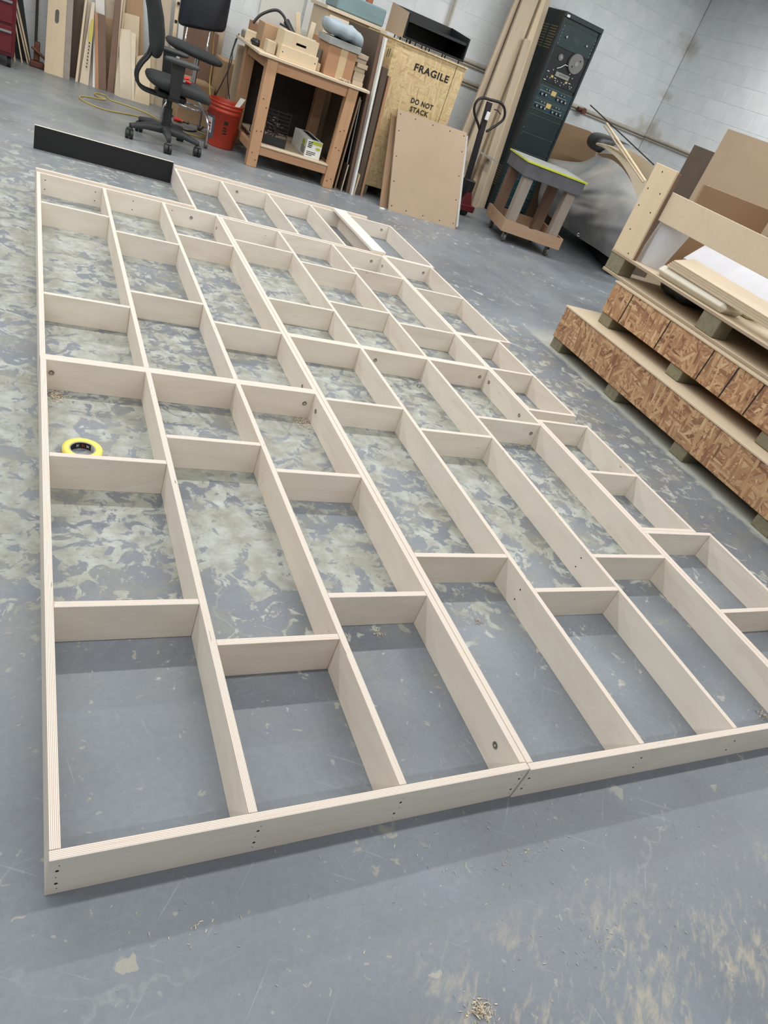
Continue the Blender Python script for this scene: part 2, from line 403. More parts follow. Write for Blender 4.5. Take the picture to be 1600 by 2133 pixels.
# ------------------------------------------------------------------ the platform: plywood frames on the floor
K = 1.335/1.62; T = .0181; HT = .1137
def rail(parent, a, b, fixed, axis, hh=HT, z0=0.0, t=T, name='rail', mats=None):
    # axis 'x': runs from x=a to x=b, near face at y=fixed; axis 'y': runs y=a..b, left face at x=fixed
    L = b - a; mb = MB(); mb.cbox(0, L, 0, t, 0, hh, .0009)
    # faces whose normal is not local +-y are plywood edges
    for i, fc in enumerate(mb.f):
        p = [Vector(mb.v[k]) for k in fc]; n = (p[1]-p[0]).cross(p[2]-p[0]).normalized()
        mb.mi[i] = 0 if abs(n.y) > .8 else 1
    o = mb.build(name, mats or [MAT['birch'], MAT['birch_edge']], parent)
    if axis == 'x': o.location = (a, fixed, z0)
    else: o.location = (fixed + t, a, z0); o.rotation_euler = (0, 0, math.pi/2)
    return o
MAT['hole'] = plain('screw_hole_black', (32,28,26), .8)
MAT['zinc'] = plain('zinc_steel', (150,148,142), .35, .9)
hole_me = MB().cyl((0,-.0004,0), (0,.001,0), .0030, n=10).mesh('screw_hole'); hole_me.materials.append(MAT['hole'])
pin_me = MB().cyl((0,-.0004,0), (0,.001,0), .0011, n=8).mesh('pin_hole'); pin_me.materials.append(MAT['hole'])
nut = MB(); nut.lathe([(.0035,0),(.0075,0),(.0095,.0012),(.0095,.0016)], 12); nut.lathe([(.0095,.0016),(.0035,.0016),(.0035,-.001)], 12)
nut_me = nut.mesh('threaded_nut'); nut_me.materials.append(MAT['zinc'])
def dot(parent, me, name, x, y, z, face):
    o = bpy.data.objects.new(name, me); link(o, parent); o.location = (x, y, z)
    o.rotation_euler = {'-y': (0,0,0), '-x': (0,0,-math.pi/2), '+x': (0,0,math.pi/2)}[face] if me is not nut_me else {'-y': (math.pi/2,0,0), '-x': (0,-math.pi/2,0)}[face]
    return o
def module(label, x0, x1, y0, y1, rails, crosses, front=True, back=True, skew=0.0):
    """rails: left edges of the long rails; crosses: {bay: [near edges]}  (drawing units, scaled by K)"""
    b = thing('platform_frame', label, 'wooden frame', ((x0+x1)/2*K, y0*K, 0), group='plywood platform frames')
    ox, oy = b.location.x, b.location.y
    t = T/K
    def R(a, bb, fx, ax, **kw):
        if ax == 'x': return rail(b, a*K-ox, bb*K-ox, fx*K-oy, 'x', **kw)
        return rail(b, a*K-oy, bb*K-oy, fx*K-ox, 'y', **kw)
    g = .0006/K
    if front:
        fr = R(x0, x1, y0-skew, 'x', name='end_rail'); fr.rotation_euler = (0, 0, math.atan2(skew, x1-x0))
    if back: R(x0, x1, y1-t, 'x', name='end_rail')
    ys, ye = (y0+t+g if front else y0), (y1-t-g if back else y1)
    for r in rails: R(ys - skew*(x1-r-t)/(x1-x0), ye, r, 'y', name='long_rail')
    for bay, near in crosses.items():
        a, c = rails[bay]+t+g, rails[bay+1]-g
        for yy in near: R(a, c, yy, 'x', name='cross_rail')
    return b, (lambda X: X*K-ox), (lambda Y: Y*K-oy)
t_ = T/K
M1, fx, fy = module('wide plywood grid frame at the near left corner, with the yellow tape roll inside', .105, 1.326, .779, 2.868, [.105,.514,.911,1.304], {0:[1.451,2.160], 1:[1.290,2.338], 2:[1.466,2.160]}, skew=.019)
for X in (.125, .545, .925, 1.31):
    for z, me, nm in ((.035, hole_me, 'screw_hole'), (.077, hole_me, 'screw_hole'), (.018, pin_me, 'pin_hole'), (.056, pin_me, 'pin_hole'), (.093, pin_me, 'pin_hole')):
        dot(M1, me, nm, fx(X)+random.uniform(-.003,.003), fy(.779-.019*(1.326-X)/1.221), z, '-y')
for X, Y, f_ in ((.150,2.846,'-y'), (.545,2.846,'-y'), (1.265,2.846,'-y')): dot(M1, nut_me, 'threaded_nut', fx(X), fy(Y), .066, f_)
for Y in (.90, 2.78): dot(M1, nut_me, 'threaded_nut', fx(1.304), fy(Y), .066, '-x')
for rx, Y in ((.514,1.47),(.911,1.36),(.911,2.22),(.514,2.20),(.911,2.42)):
    for z in (.036,.078): dot(M1, pin_me, 'pin_hole', fx(rx), fy(Y), z, '-x')
M2, fx, fy = module('wide plywood grid frame at the far left, behind the frame that holds the tape roll', .103, 1.326, 2.869, 5.4855, [.103,.512,.910,1.304], {0:[3.498,4.852], 1:[3.708,4.608], 2:[3.495,4.820]})
for X in (.158,.47,.72,.99):
    for z in (.033,.082): dot(M2, hole_me, 'screw_hole', fx(X), fy(5.4855-t_), z, '-y')
dot(M2, nut_me, 'threaded_nut', fx(1.13), fy(5.4855-t_), .066, '-y'); dot(M2, nut_me, 'threaded_nut', fx(1.304), fy(5.38), .06, '-x')
dot(M2, nut_me, 'threaded_nut', fx(1.304), fy(3.02), .066, '-x')
M3, fx, fy = module('long plywood grid frame at the near right, beside the tape roll frame', 1.3275, 2.721, .775, 3.503, [1.3275,1.779,2.237,2.700], {0:[1.669,2.802], 1:[1.473,2.610], 2:[1.677,2.815]})
for X in (1.345, 1.80, 2.26):
    for z, me, nm in ((.035, hole_me, 'screw_hole'), (.077, hole_me, 'screw_hole'), (.05, pin_me, 'pin_hole')):
        dot(M3, me, nm, fx(X), fy(.775), z, '-y')
for X, Y, f_ in ((2.66,3.481,'-y'), (2.66,2.815,'-y'), (1.9,3.481,'-y')): dot(M3, nut_me, 'threaded_nut', fx(X), fy(Y), .066, f_)
for Y in (3.42, 3.02): dot(M3, nut_me, 'threaded_nut', fx(2.700), fy(Y), .066, '-x')
for rx, Y in ((1.779,1.53),(1.779,2.72),(2.237,1.72),(2.237,2.68),(2.237,3.05)):
    for z in (.036,.078): dot(M3, hole_me if Y < 2 else pin_me, 'screw_hole', fx(rx), fy(Y), z, '-x')
M4, fx, fy = module('plywood grid frame in the middle of the far half of the platform', 1.3275, 2.721, 3.504, 5.466, [1.3275,1.779,2.238,2.700], {0:[3.985,4.980], 1:[4.135,4.820], 2:[3.990,4.957]})
dot(M4, nut_me, 'threaded_nut', fx(2.62), fy(5.466-t_), .066, '-y'); dot(M4, nut_me, 'threaded_nut', fx(2.700), fy(5.38), .066, '-x')
for rx, Y in ((1.779,3.6),(2.238,3.9),(1.779,4.9)):
    for z in (.036,.078): dot(M4, pin_me, 'pin_hole', fx(rx), fy(Y), z, '-x')
module('narrow plywood frame at the near right edge of the platform, cut by the photo edge', 2.7225, 3.222, .779, 1.8785, [2.7225,3.222-t_], {0:[1.325]})
module('narrow plywood frame on the right edge opposite the middle of the lower particle board box', 2.7225, 3.120, 1.880, 2.888, [2.7225,3.120-t_], {0:[2.359]})
g3, fx, fy = module('narrow plywood frame on the right edge with a gap before its near end', 2.7225, 3.106, 2.993, 4.021, [2.7225,3.106-t_], {0:[3.503]})
dot(g3, hole_me, 'screw_hole', fx(3.085), fy(2.993), .07, '-y')
g4, fx, fy = module('long narrow plywood frame on the right edge at the far end', 2.7225, 3.212, 4.0225, 5.486, [2.7225,3.212-t_], {0:[4.802]})
dot(g4, nut_me, 'threaded_nut', fx(3.14), fy(5.486-t_), .066, '-y'); dot(g4, hole_me, 'screw_hole', fx(3.19), fy(4.0225), .07, '-y')
T5, fx, fy = module('far end plywood frame with five side by side bays below the workbench', 1.149, 3.242, 5.4870, 6.567, [1.149,1.540,1.962,2.374,2.690,3.242-t_], {})
dot(T5, nut_me, 'threaded_nut', fx(1.70), fy(6.567-t_), .07, '-y'); dot(T5, nut_me, 'threaded_nut', fx(3.15), fy(6.567-t_), .07, '-y')

# facing boards that stand a little proud of the frames
MAT['black_lam'] = plain('black_laminate', (22,22,24), .5, var=.05)
FH = .1425
def board_x(name, label, x0, x1, y, hh, mats=None, cat='board', t=T):
    o = rail(None, x0*K, x1*K, y*K, 'x', hh=hh, t=t, name=name, mats=mats); return tag(o, label, cat)
board_x('facing_board', 'plywood facing board along the back of the far left frame, taller than the frame', .098, 1.146, 5.4870, .128)
board_x('facing_board', 'black faced plywood board standing on edge behind the far left frame', .092, 1.147, 6.600, FH, [MAT['black_lam'], MAT['birch_edge']])
board_x('facing_board', 'plywood facing board behind the five bay frame, nearest the black board', 1.1485, 1.95, 6.5695, .132)
board_x('facing_board', 'plywood facing board behind the five bay frame, nearest the leaning brown panels', 1.952, 2.98, 6.5695, .132)
o = MB().cbox(0, 1.045*K+.03, 0, .105, 0, T, .0008).build('loose_plank', [MAT['birch']]); o.location = (2.752*K, 5.495*K, HT + .0005); o.rotation_euler = (0,0,math.radians(90.3))
tag(o, 'pale plywood plank lying flat across the far five bay frame', 'plank')
o = rail(None, 0, .085, 0, 'x', hh=.06, name='plywood_offcut', t=T); o.location = (.112, 4.205, .045); o.rotation_euler = (math.radians(72), 0, math.radians(-2))
o.location.z = .0; o.location.y = 4.20
tag(o, 'small white plywood offcut in the far left corner bay', 'offcut')
# ------------------------------------------------------------------ more materials
MAT['kraft'] = plain('hardboard_tan', (168,147,123), .7, var=.05, scale=2.5)
MAT['kraft2'] = plain('hardboard_brown', (150,122,94), .7, var=.06, scale=2.5)
MAT['brown'] = wood('brown_board', (122,96,80), (96,70,54), 2, .7)
MAT['dkwood'] = wood('dark_board', (92,76,64), (62,50,42), 2, .7)
MAT['pine'] = wood('pine_lumber', (192,152,116), (158,114,80), 2, .65, spots=.5)
MAT['pine_x'] = wood('pine_lumber_lengthwise', (190,148,114), (158,114,80), 0, .65, spots=.5)
MAT['poplar'] = wood('pale_lumber', (192,176,153), (164,146,122), 2, .65)
MAT['ply_v'] = wood('pale_plywood', (214,196,166), (196,172,140), 2, .65, strength=.4)
MAT['ply_w'] = wood('light_plywood', (222,208,184), (204,186,158), 2, .65, strength=.35)
MAT['ply_h'] = wood('plywood_panel_lengthwise', (206,190,164), (188,166,138), 0, .65, strength=.4)
MAT['offwhite'] = plain('white_melamine', (222,220,212), .5, var=.04)
MAT['grey_board'] = plain('grey_board', (150,140,130), .7)
MAT['treated'] = wood('treated_lumber', (134,128,104), (98,92,72), 0, .75, sc=9, strength=.8)
MAT['black_pl'] = plain('black_plastic', (36,37,38), .45, var=.12)
MAT['dk_pl'] = plain('charcoal_plastic', (62,63,64), .5, var=.1)
MAT['black_fab'] = plain('black_fabric', (46,48,48), .9, var=.22, scale=14, bump=.3)
MAT['vinyl'] = plain('black_vinyl', (30,33,40), .28, var=.1)
MAT['chrome'] = plain('chrome', (190,190,190), .26, 1.0, var=.05)
MAT['steel_dk'] = plain('dark_steel', (40,36,40), .5, .3)
MAT['red'] = plain('red_enamel', (96,24,32), .4, var=.08)
MAT['redplug'] = plain('red_plastic', (206,40,34), .4, var=.08)
MAT['orange'] = plain('orange_plastic', (188,64,42), .38, var=.06, scale=4)
MAT['yellow_cord'] = plain('yellow_cord', (190,166,92), .5)
MAT['black_cord'] = plain('black_cord', (28,28,28), .5)
MAT['card'] = plain('cardboard', (172,130,98), .75, var=.06, scale=3)
MAT['card2'] = plain('cardboard_pale', (170,140,108), .75, var=.06, scale=3)
MAT['tape_clear'] = plain('packing_tape', (200,176,140), .35, var=.05)
MAT['white'] = plain('white_paint', (226,226,222), .55, var=.03)
MAT['paper'] = plain('white_carton', (228,230,226), .5, var=.03)
MAT['ink'] = plain('black_ink', (26,24,22), .7, var=.1)
MAT['lime'] = plain('lime_print', (176,186,70), .5)
MAT['foamgrey'] = plain('grey_blue_cloth', (150,162,170), .85, var=.12, scale=10)
MAT['teal'] = plain('teal_foam', (118,142,146), .75, var=.08, scale=5)
MAT['foamw'] = plain('white_foam', (194,194,198), .7, var=.03)
MAT['foamc'] = plain('cream_foam', (206,200,184), .7, var=.04)
MAT['rackgreen'] = plain('rack_green_black', (28,40,42), .4, var=.12, scale=3)
MAT['panelblk'] = plain('deck_black', (22,23,26), .35, var=.1)
MAT['panelteal'] = plain('module_teal', (30,56,62), .35, var=.1)
MAT['meter'] = plain('amber_meter', (196,172,110), .4)
MAT['reel'] = plain('reel_grey', (116,114,112), .4, .2)
MAT['galv'] = plain('galvanised', (150,150,146), .45, .6)
MAT['conduit'] = plain('painted_conduit', (186,178,164), .55, var=.12)
MAT['greytop'] = plain('worn_grey_paint', (92,92,96), .6, var=.2, scale=6)
MAT['dustgrey'] = plain('dusty_laminate', (150,152,148), .6, var=.12, scale=5)
MAT['yellowtape'] = plain('yellow_green_tape', (196,204,62), .45, var=.12, scale=8)
MAT['caster'] = plain('worn_caster', (96,92,88), .45, .3, var=.2)
MAT['rubber'] = plain('black_rubber', (34,33,33), .7, var=.1)
MAT['pb'] = plain('blue_grey_label', (92,92,108), .55)
MAT['tape_y'] = plain('masking_tape_yellow', (240,222,110), .6, var=.04)
MAT['rust'] = plain('rusty_iron', (104,62,48), .7, var=.2, scale=20)
MAT['darkbrown'] = plain('dark_hardboard', (88,74,62), .7, var=.08)  # one even dark brown tone for the hardboard sheets

def mk_osb(name, cols, s=1.0):
    t = NT(name); tc = t.n('ShaderNodeTexCoord'); sp = t.n('ShaderNodeSeparateXYZ'); t.l(tc.outputs['Object'], sp.inputs[0])
    oi = t.n('ShaderNodeObjectInfo')
    cb = t.n('ShaderNodeCombineXYZ'); t.l(t.math('ADD', sp.outputs[0], t.math('MULTIPLY', sp.outputs[1], .7)), cb.inputs[0]); t.l(sp.outputs[2], cb.inputs[1]); t.l(t.math('MULTIPLY', oi.outputs['Random'], 9.0), cb.inputs[2])
    lay = []
    for rz, sx, sy in ((.25, 8, 52), (-.40, 9, 60), (.85, 8, 58), (-.95, 9, 50), (.05, 7, 64), (1.45, 10, 56)):
        m0 = t.n('ShaderNodeMapping'); m0.inputs['Rotation'].default_value = (0,0,rz); mp = t.n('ShaderNodeMapping'); mp.inputs['Scale'].default_value = (sx*s, sy*s, 1)
        t.l(cb.outputs[0], m0.inputs[0]); t.l(m0.outputs[0], mp.inputs[0])
        vo = t.n('ShaderNodeTexVoronoi'); vo.inputs['Scale'].default_value = 1.0; t.l(mp.outputs[0], vo.inputs['Vector'])
        sc = t.n('ShaderNodeSeparateColor'); t.l(vo.outputs['Color'], sc.inputs[0]); lay.append((sc.outputs[0], sc.outputs[1], vo.outputs['Distance']))
    n = len(cols); mkc = lambda f: t.ramp(f, [(i/(n-1), lin(c)) for i, c in enumerate(cols)])
    col = mkc(lay[0][0])
    for a, b, d in lay[1:]:
        col = t.mix(t.ramp(b, [(.62, 0.0), (.64, 1.0)]), col, mkc(a))
    col = t.mix(t.ramp(t.noise(cb.outputs[0], 38.0*s, 4, .7), [(.60, 0.0), (.72, .6)]), col, lin((84,58,40)))
    t.bump(lay[1][0], .3, .003)
    return t.done(col, .7)
MAT['osb'] = mk_osb('strand_board_red', [(122,84,62),(160,118,86),(178,138,100),(198,164,124),(142,100,74),(184,146,108),(206,176,138)], 1.25)
MAT['osb_pale'] = mk_osb('strand_board_pale', [(176,148,104),(200,174,130),(212,190,148),(190,164,118),(206,182,138)], 1.2)

# ------------------------------------------------------------------ placing helpers for measured things
def buildw(mb, name, mats, parent=None, label=None, cat=None, group=None):
    """mesh given in room coordinates; its origin goes to the middle of its base"""
    xs = [v[0] for v in mb.v]; ys = [v[1] for v in mb.v]; zs = [v[2] for v in mb.v]
    c = Vector(((min(xs)+max(xs))/2, (min(ys)+max(ys))/2, min(zs)))
    mb.v = [(v[0]-c.x, v[1]-c.y, v[2]-c.z) for v in mb.v]
    o = mb.build(name, mats, parent); o.location = c - (parent.location if parent is not None and parent.parent is None else (parent.location + parent.parent.location if parent is not None else Vector()))
    return tag(o, label, cat, group)
def slab(q, t, back=(0,1,0), mi=0, mie=None):
    return MB().hexa(q, Vector(back)*t, mi, mie)
def lean(name, label, mat, bl, br, tl, tr, t=.018, ytop=8.5, yb=None, cat='board', group='boards leaning on the back wall', edge=None):
    """board leaning on the back wall: feet on the floor at distance yb, upper end at distance ytop; outline from the measured edges"""
    def foot(p, q):
        if yb is None: return fl(*p)
        # follow the measured edge down to the floor at distance yb
        best = None
        for i in range(-200, 400):
            s_ = 1 + i*.005; u = q[0]+(p[0]-q[0])*s_; v = q[1]+(p[1]-q[1])*s_
            g = fl(u, v)
            if g.z == 0 and 0 < g.y < 30 and (best is None or abs(g.y-yb) < best[0]): best = (abs(g.y-yb), g)
        return best[1]
    a, b = foot(bl, tl), foot(br, tr); c, d = at(tr[0], tr[1], ytop), at(tl[0], tl[1], ytop)
    mb = slab([a, b, c, d], t, mie=1 if edge else None)
    return buildw(mb, name, [mat, edge] if edge else mat, None, label, cat, group)

# ------------------------------------------------------------------ far left: cabinet and boards along the back wall
t = thing('tool_cabinet', 'dark red metal tool cabinet at the left edge, beside leaning black sheets', 'cabinet', (-.28, 7.9, 0))
buildw(MB().cbox(-.55, -.075, 7.90, 8.35, .09, 1.25, .008), 'body', MAT['red'], t)
for i in range(5):
    d_ = buildw(MB().cbox(-.53, -.095, 7.885, 7.90, .12+i*.22, .32+i*.22, .004), 'drawer', MAT['red'], t)
    buildw(MB().cbox(-.42, -.10, 7.87, 7.885, .27+i*.22, .29+i*.22, .004), 'drawer_pull', MAT['chrome'], d_)
for x in (-.48, -.13):
    buildw(MB().cyl((x, 7.97, .045), (x+.03, 7.97, .045), .045, n=14), 'caster', MAT['rubber'], t)
LG = 'boards leaning on the back wall'
lean('black_sheet', 'black sheet leaning on the wall beside the red cabinet', MAT['panelblk'], (12,124), (66,136), (20,-60), (40,-60), .012, 8.60, yb=8.52, cat='sheet')
for i, (b0, b1, t0, t1, lb) in enumerate((((29.5,127),(32.5,128),(17.5,0),(20.5,0),'narrow wooden strip nearest the red cabinet'), ((45,131),(47.5,131.5),(19,-20),(21.5,-20),'thin pale strip second from the red cabinet'), ((57,134),(60,134.5),(22,-20),(25,-20),'pale wooden strip third from the red cabinet'), ((62,134.5),(65.5,135.5),(27,-20),(31,-20),'pale wooden strip in front of the black sheet, nearest the bar clamp'))):
    lean('wooden_strip', lb, MAT['ply_v'], b0, b1, t0, t1, .02, 8.5, cat='wood strip', group='thin strips by the cabinet')
t = thing('bar_clamp', 'black bar clamp with a rusty iron foot standing against the white wall', 'clamp', fl(74, 135))
buildw(slab([at(70.5,112,8.45), at(77,112,8.45), at(82,-20,8.53), at(75.5,-20,8.53)], .02), 'bar', MAT['steel_dk'], t)
g = fl(74,136); buildw(MB().cbox(g.x-.05, g.x+.07, 8.32, 8.42, 0, .05, .01).cbox(g.x-.02, g.x+.03, 8.36, 8.48, .05, .2, .008).cyl((g.x-.04, 8.35, .16), (g.x+.10, 8.33, .08), .012), 'jaw', MAT['rust'], t)
# plywood board with a hand slot: four pieces around the opening
def slotted(name, label, mat, bl, br, tl, tr, ytop, s0, s1, t0, t1, th=.018):
    a, b = fl(*bl), fl(*br); c, d = at(tr[0], tr[1], ytop), at(tl[0], tl[1], ytop)
    def P(s_, t__): return (a*(1-s_)+b*s_)*(1-t__) + (d*(1-s_)+c*s_)*t__
    mb = MB(); k = (t1-t0)*.14
    for s_0, s_1, t_0, t_1 in ((0,1,0,t0), (0,1,t1,1), (0,s0,t0,t1), (s1,1,t0,t1)):
        mb.hexa([P(s_0,t_0), P(s_1,t_0), P(s_1,t_1), P(s_0,t_1)], (0, th, 0))
    w_ = (s1-s0)*.30
    for sa, sb in ((s0, s0+w_), (s1, s1-w_)):
        for ta, tb in ((t0, t0+k), (t1, t1-k)):
            mb.prism([P(sa, ta), P(sb, ta), P(sa, tb)], (0, th, 0))
    return buildw(mb, name, mat, None, label, 'board', LG)
slotted('slotted_board', 'tall pale plywood board with an oblong hand slot', MAT['ply_v'], (92,149.5), (131.5,162.5), (106.5,-110), (146,-110), 8.52, .40, .62, .415, .525)
L_ = lambda *a, **k: lean(*a, **k)
L_('wooden_board', 'narrow grey plank directly beside the slotted plywood board', MAT['grey_board'], (131.8,163), (144.5,167), (146.5,-110), (159,-110), .03, ytop=8.52)
L_('wooden_board', 'dark panel leaning behind the narrow grey plank', MAT['dkwood'], (145,160), (165,165), (153,-100), (186,-100), .03, ytop=8.59)
L_('wooden_board', 'thin pale strip leaning diagonally across the dark panel', MAT['ply_v'], (157,166), (162,167.5), (177,0), (181.5,0), .02, ytop=8.46, yb=8.26)
L_('wooden_board', 'narrow brown plank left of the plank with a yellow smear', MAT['poplar'], (161.5,168), (166,170), (184,0), (190,0), .02, ytop=8.5)
y6 = L_('wooden_board', 'pale drilled plank with a yellow smear', MAT['ply_w'], (165.8,171), (184,178), (191.5,4), (198,6), .02, ytop=8.46)
for i in range(8):
    u, v = 180.2+(186.2-180.2)*(7-i)/7, 139-(139-89)*(7-i)/7
    p = at(u, v, 8.245+.22*(171-v)/166); buildw(MB().cyl((p.x, p.y-.014, p.z), (p.x, p.y+.002, p.z), .006, n=8), 'drill_hole', MAT['hole'], y6)
p = at(189.5, 68, 8.38); buildw(MB().prism([(p.x+a*.02, p.y-.016, p.z+b*.12) for a, b in ((-.6,-1),(.5,-.9),(.9,0),(.7,1),(-.4,.9),(-.9,.1))], (0,.004,0)), 'yellow_smear', plain('yellow_chalk', (214,200,110), .8), y6)
L_('wooden_board', 'short grey offcut between the drilled plank and the white strip', MAT['grey_board'], (184.2,177.5), (193,180.5), (190,106), (197,108), .02, ytop=8.42)
L_('wooden_board', 'narrow white strip beside the thick brown boards', MAT['offwhite'], (192.8,180.8), (198,182.5), (196,40), (199,41), .02, ytop=8.47)
L_('wooden_board', 'white painted board rising above the thick brown boards', MAT['offwhite'], (200,178), (221,185), (198.5,-60), (217,-60), .018, ytop=8.58, yb=8.42)
L_('wooden_board', 'narrow tan edged brown board in front of the white painted board', MAT['card'], (198.8,183.2), (205.5,185.3), (197,25), (203.7,27.3), .04, ytop=8.44)
L_('wooden_board', 'wide dark brown board in front of the white painted board', MAT['brown'], (205.8,185.4), (221.2,190), (204,27.5), (220,33), .03, ytop=8.44)
L_('wooden_board', 'light plywood panel seen between two dark brown boards', MAT['poplar'], (222,188), (240,193), (218,-40), (246,-40), .018, ytop=8.595, yb=8.47)
L_('wooden_board', 'short pale board in front of the light plywood panel between the brown boards', MAT['card2'], (221.5,190.2), (231,193), (220,36), (238,42), .018, ytop=8.54, yb=8.40)
L_('wooden_board', 'tall dark brown board leaning right of the wide brown board', MAT['brown'], (222.8,190.8), (235.8,194.2), (241,-10), (253,-10), .03, ytop=8.48)
L_('wooden_board', 'thin pale lath right of the tall dark brown board', MAT['ply_v'], (236,193), (238.5,196), (254,-10), (258,-10), .02, ytop=8.48)
L_('wooden_board', 'second thin pale lath, dark gap beside it', MAT['ply_v'], (240,193), (243,194), (259,-10), (263,-10), .02, ytop=8.53)
L_('wooden_board', 'slim pale plywood piece leaning left of the wide pale plank', MAT['ply_w'], (238.6,197), (250,202.3), (246.5,104), (250,106), .018, ytop=8.36)
L_('wooden_board', 'wide pale plank behind the office chair back, lowest of the pair', MAT['ply_w'], (250.2,202.5), (274,209), (248.3,59), (271.8,63), .018, ytop=8.42)
L_('wooden_board', 'narrow pale plank right of the wide pale plank', MAT['ply_w'], (274.3,209.2), (279.5,211), (272.2,66), (283,71), .018, ytop=8.42)
L_('wooden_board', 'tall pale plywood panel rising above the wide pale plank', MAT['ply_v'], (254,196), (284,205), (258,26), (291,35), .018, ytop=8.52, yb=8.36)
L_('wooden_board', 'tan plywood panel at the top behind the office chair back', MAT['card2'], (262,192), (300,202), (262,-60), (298,-60), .018, ytop=8.59, yb=8.46)
L_('wooden_board', 'short golden plywood piece under the office chair arm', MAT['ply_v'], (279.8,211.2), (311,220), (283.5,118), (314,112), .018, ytop=8.42)
L_('wooden_board', 'short golden plywood piece with a clipped corner behind the chair seat', MAT['ply_v'], (308,216), (319.5,219), (313,114), (327,125), .018, ytop=8.46, yb=8.29)
L_('wooden_board', 'beige board slanting behind the two black chairs', MAT['poplar'], (322,190), (340,196), (336,-20), (360,-20), .018, ytop=8.55, yb=8.3)
hb = L_('wooden_board', 'narrow beige strip with square black holes behind the chairs', MAT['ply_v'], (350,160), (358,163), (368,-10), (376,-10), .02, ytop=8.53, yb=8.33)
for u, v in ((376,7), (370,44), (361,117)):
    p = at(u-4, v, 8.50); buildw(MB().cbox(p.x-.012, p.x+.012, p.y-.03, p.y+.004, p.z-.012, p.z+.012, .002), 'square_hole', MAT['hole'], hb)
L_('wooden_board', 'pale grey plank beside the strip with square holes', MAT['white'], (362,160), (372,163), (378,-10), (390,-10), .02, ytop=8.55, yb=8.35)
# ------------------------------------------------------------------ office chair (faces right)
def smoothbox(cx, cy, cz, sx, sy, sz, n=10, m=8, p=4.0, bend=None, e=3.0):
    """rounded super-ellipsoid cushion as a grid mesh"""
    def sp(c, e): return math.copysign(abs(c)**(2/e), c)
    P = []
    for i in range(n*2):
        a = 2*math.pi*i/(n*2); row = []
        for j in range(m+1):
            b = -math.pi/2 + math.pi*j/m
            x = sp(math.cos(b), e)*sp(math.cos(a), p); y = sp(math.cos(b), 3.0)*sp(math.sin(a), p); z = sp(math.sin(b), e)
            q = Vector((cx+x*sx/2, cy+y*sy/2, cz+z*sz/2)); row.append(bend(q) if bend else q)
        P.append(row)
    return P
def cushion(*a, mb=None, **k):
    mb = mb or MB(); mb.grid(smoothbox(*a, **k), closed_u=True); return mb
def star_caster(parent, x, y, rr=.035):
    c = thing_part = MB().cyl((x-.028, y, rr), (x-.004, y, rr), rr, n=16).cyl((x+.004, y, rr), (x+.028, y, rr), rr, n=16).cyl((x-.006, y, rr), (x+.006, y, rr), .012, n=10)
    o = buildw(c, 'caster', MAT['black_pl'], parent)
    buildw(MB().cyl((x, y, rr), (x, y, rr*2+.028), .008, n=8).cbox(x-.024, x+.024, y-.018, y+.018, rr*1.55, rr*2+.012, .008), 'caster_hood', MAT['black_pl'], o)
    return o
oc = thing('office_chair', 'black fabric office chair with armrests and five spoke base, facing right', 'office chair', (1.045, 6.62, 0))
feet = [(.76,6.486),(1.037,6.321),(1.301,6.509),(.871,6.85),(1.223,6.93)]
c0 = Vector((1.045, 6.62, .115))
for fx_, fy_ in feet:
    star_caster(oc, fx_, fy_)
    e_ = Vector((fx_, fy_, .098)); mid = c0.lerp(e_, .55) + Vector((0,0,.012))
    buildw(MB().tube([c0, mid, e_], [.036,.030,.019], 8), 'spoke', MAT['dk_pl'], oc)
buildw(MB().cyl((1.045,6.62,.09), (1.045,6.62,.16), .045, .04).cyl((1.045,6.62,.16), (1.045,6.62,.28), .034).cyl((1.045,6.62,.28), (1.045,6.62,.37), .022), 'column', MAT['black_pl'], oc)
buildw(MB().cbox(.93, 1.16, 6.53, 6.71, .345, .40, .015), 'seat_mechanism', MAT['black_pl'], oc)
def seat_bend(q):
    k = (q.x-1.09)/.25; z = q.z + .012*k*k - (.045*max(0, k)**3)
    return Vector((q.x, q.y, z))
buildw(cushion(1.095, 6.63, .452, .50, .49, .095, bend=seat_bend, n=14, m=10), 'seat', MAT['black_fab'], oc)
def back_bend(q):
    h_ = (q.z-.60)/.55; y_ = (q.y-6.62)/.24
    return Vector((q.x - .16*h_ + .10*h_*h_*0 + .035*y_*y_ + .035*math.sin(h_*3.1), 6.62 + (q.y-6.62)*(1-.18*max(0,h_)), q.z))
buildw(cushion(.885, 6.62, .885, .085, .46, .58, bend=back_bend, n=14, m=14, p=3.5), 'backrest', MAT['black_fab'], oc)
for dy in (-.05, .05):
    pts = [(.86,6.62+dy,.66),(.845,6.62+dy,.60),(.800,6.62+dy,.53),(.775,6.62+dy,.46),(.79,6.62+dy,.395),(.84,6.62+dy,.362),(.95,6.62+dy,.355)]
    buildw(MB().tube(catmull(pts, 5), .0125, 8), 'back_support_tube', MAT['black_pl'], oc)
for y_ in (6.355, 6.895):
    a_ = buildw(cushion(1.055, y_, .645, .27, .085, .042, n=12, m=6, p=3.0), 'armrest', MAT['dk_pl'], oc)
    yy = y_ + (.02 if y_ < 6.6 else -.02)
    buildw(MB().hexa([(1.00,yy-.012,.39),(1.075,yy-.012,.39),(1.085,yy-.012,.63),(.985,yy-.012,.63)], (0,.024,0)).cbox(1.0, 1.075, min(yy, 6.62), max(yy, 6.62), .365, .392, .004), 'arm_post', MAT['black_pl'], a_)
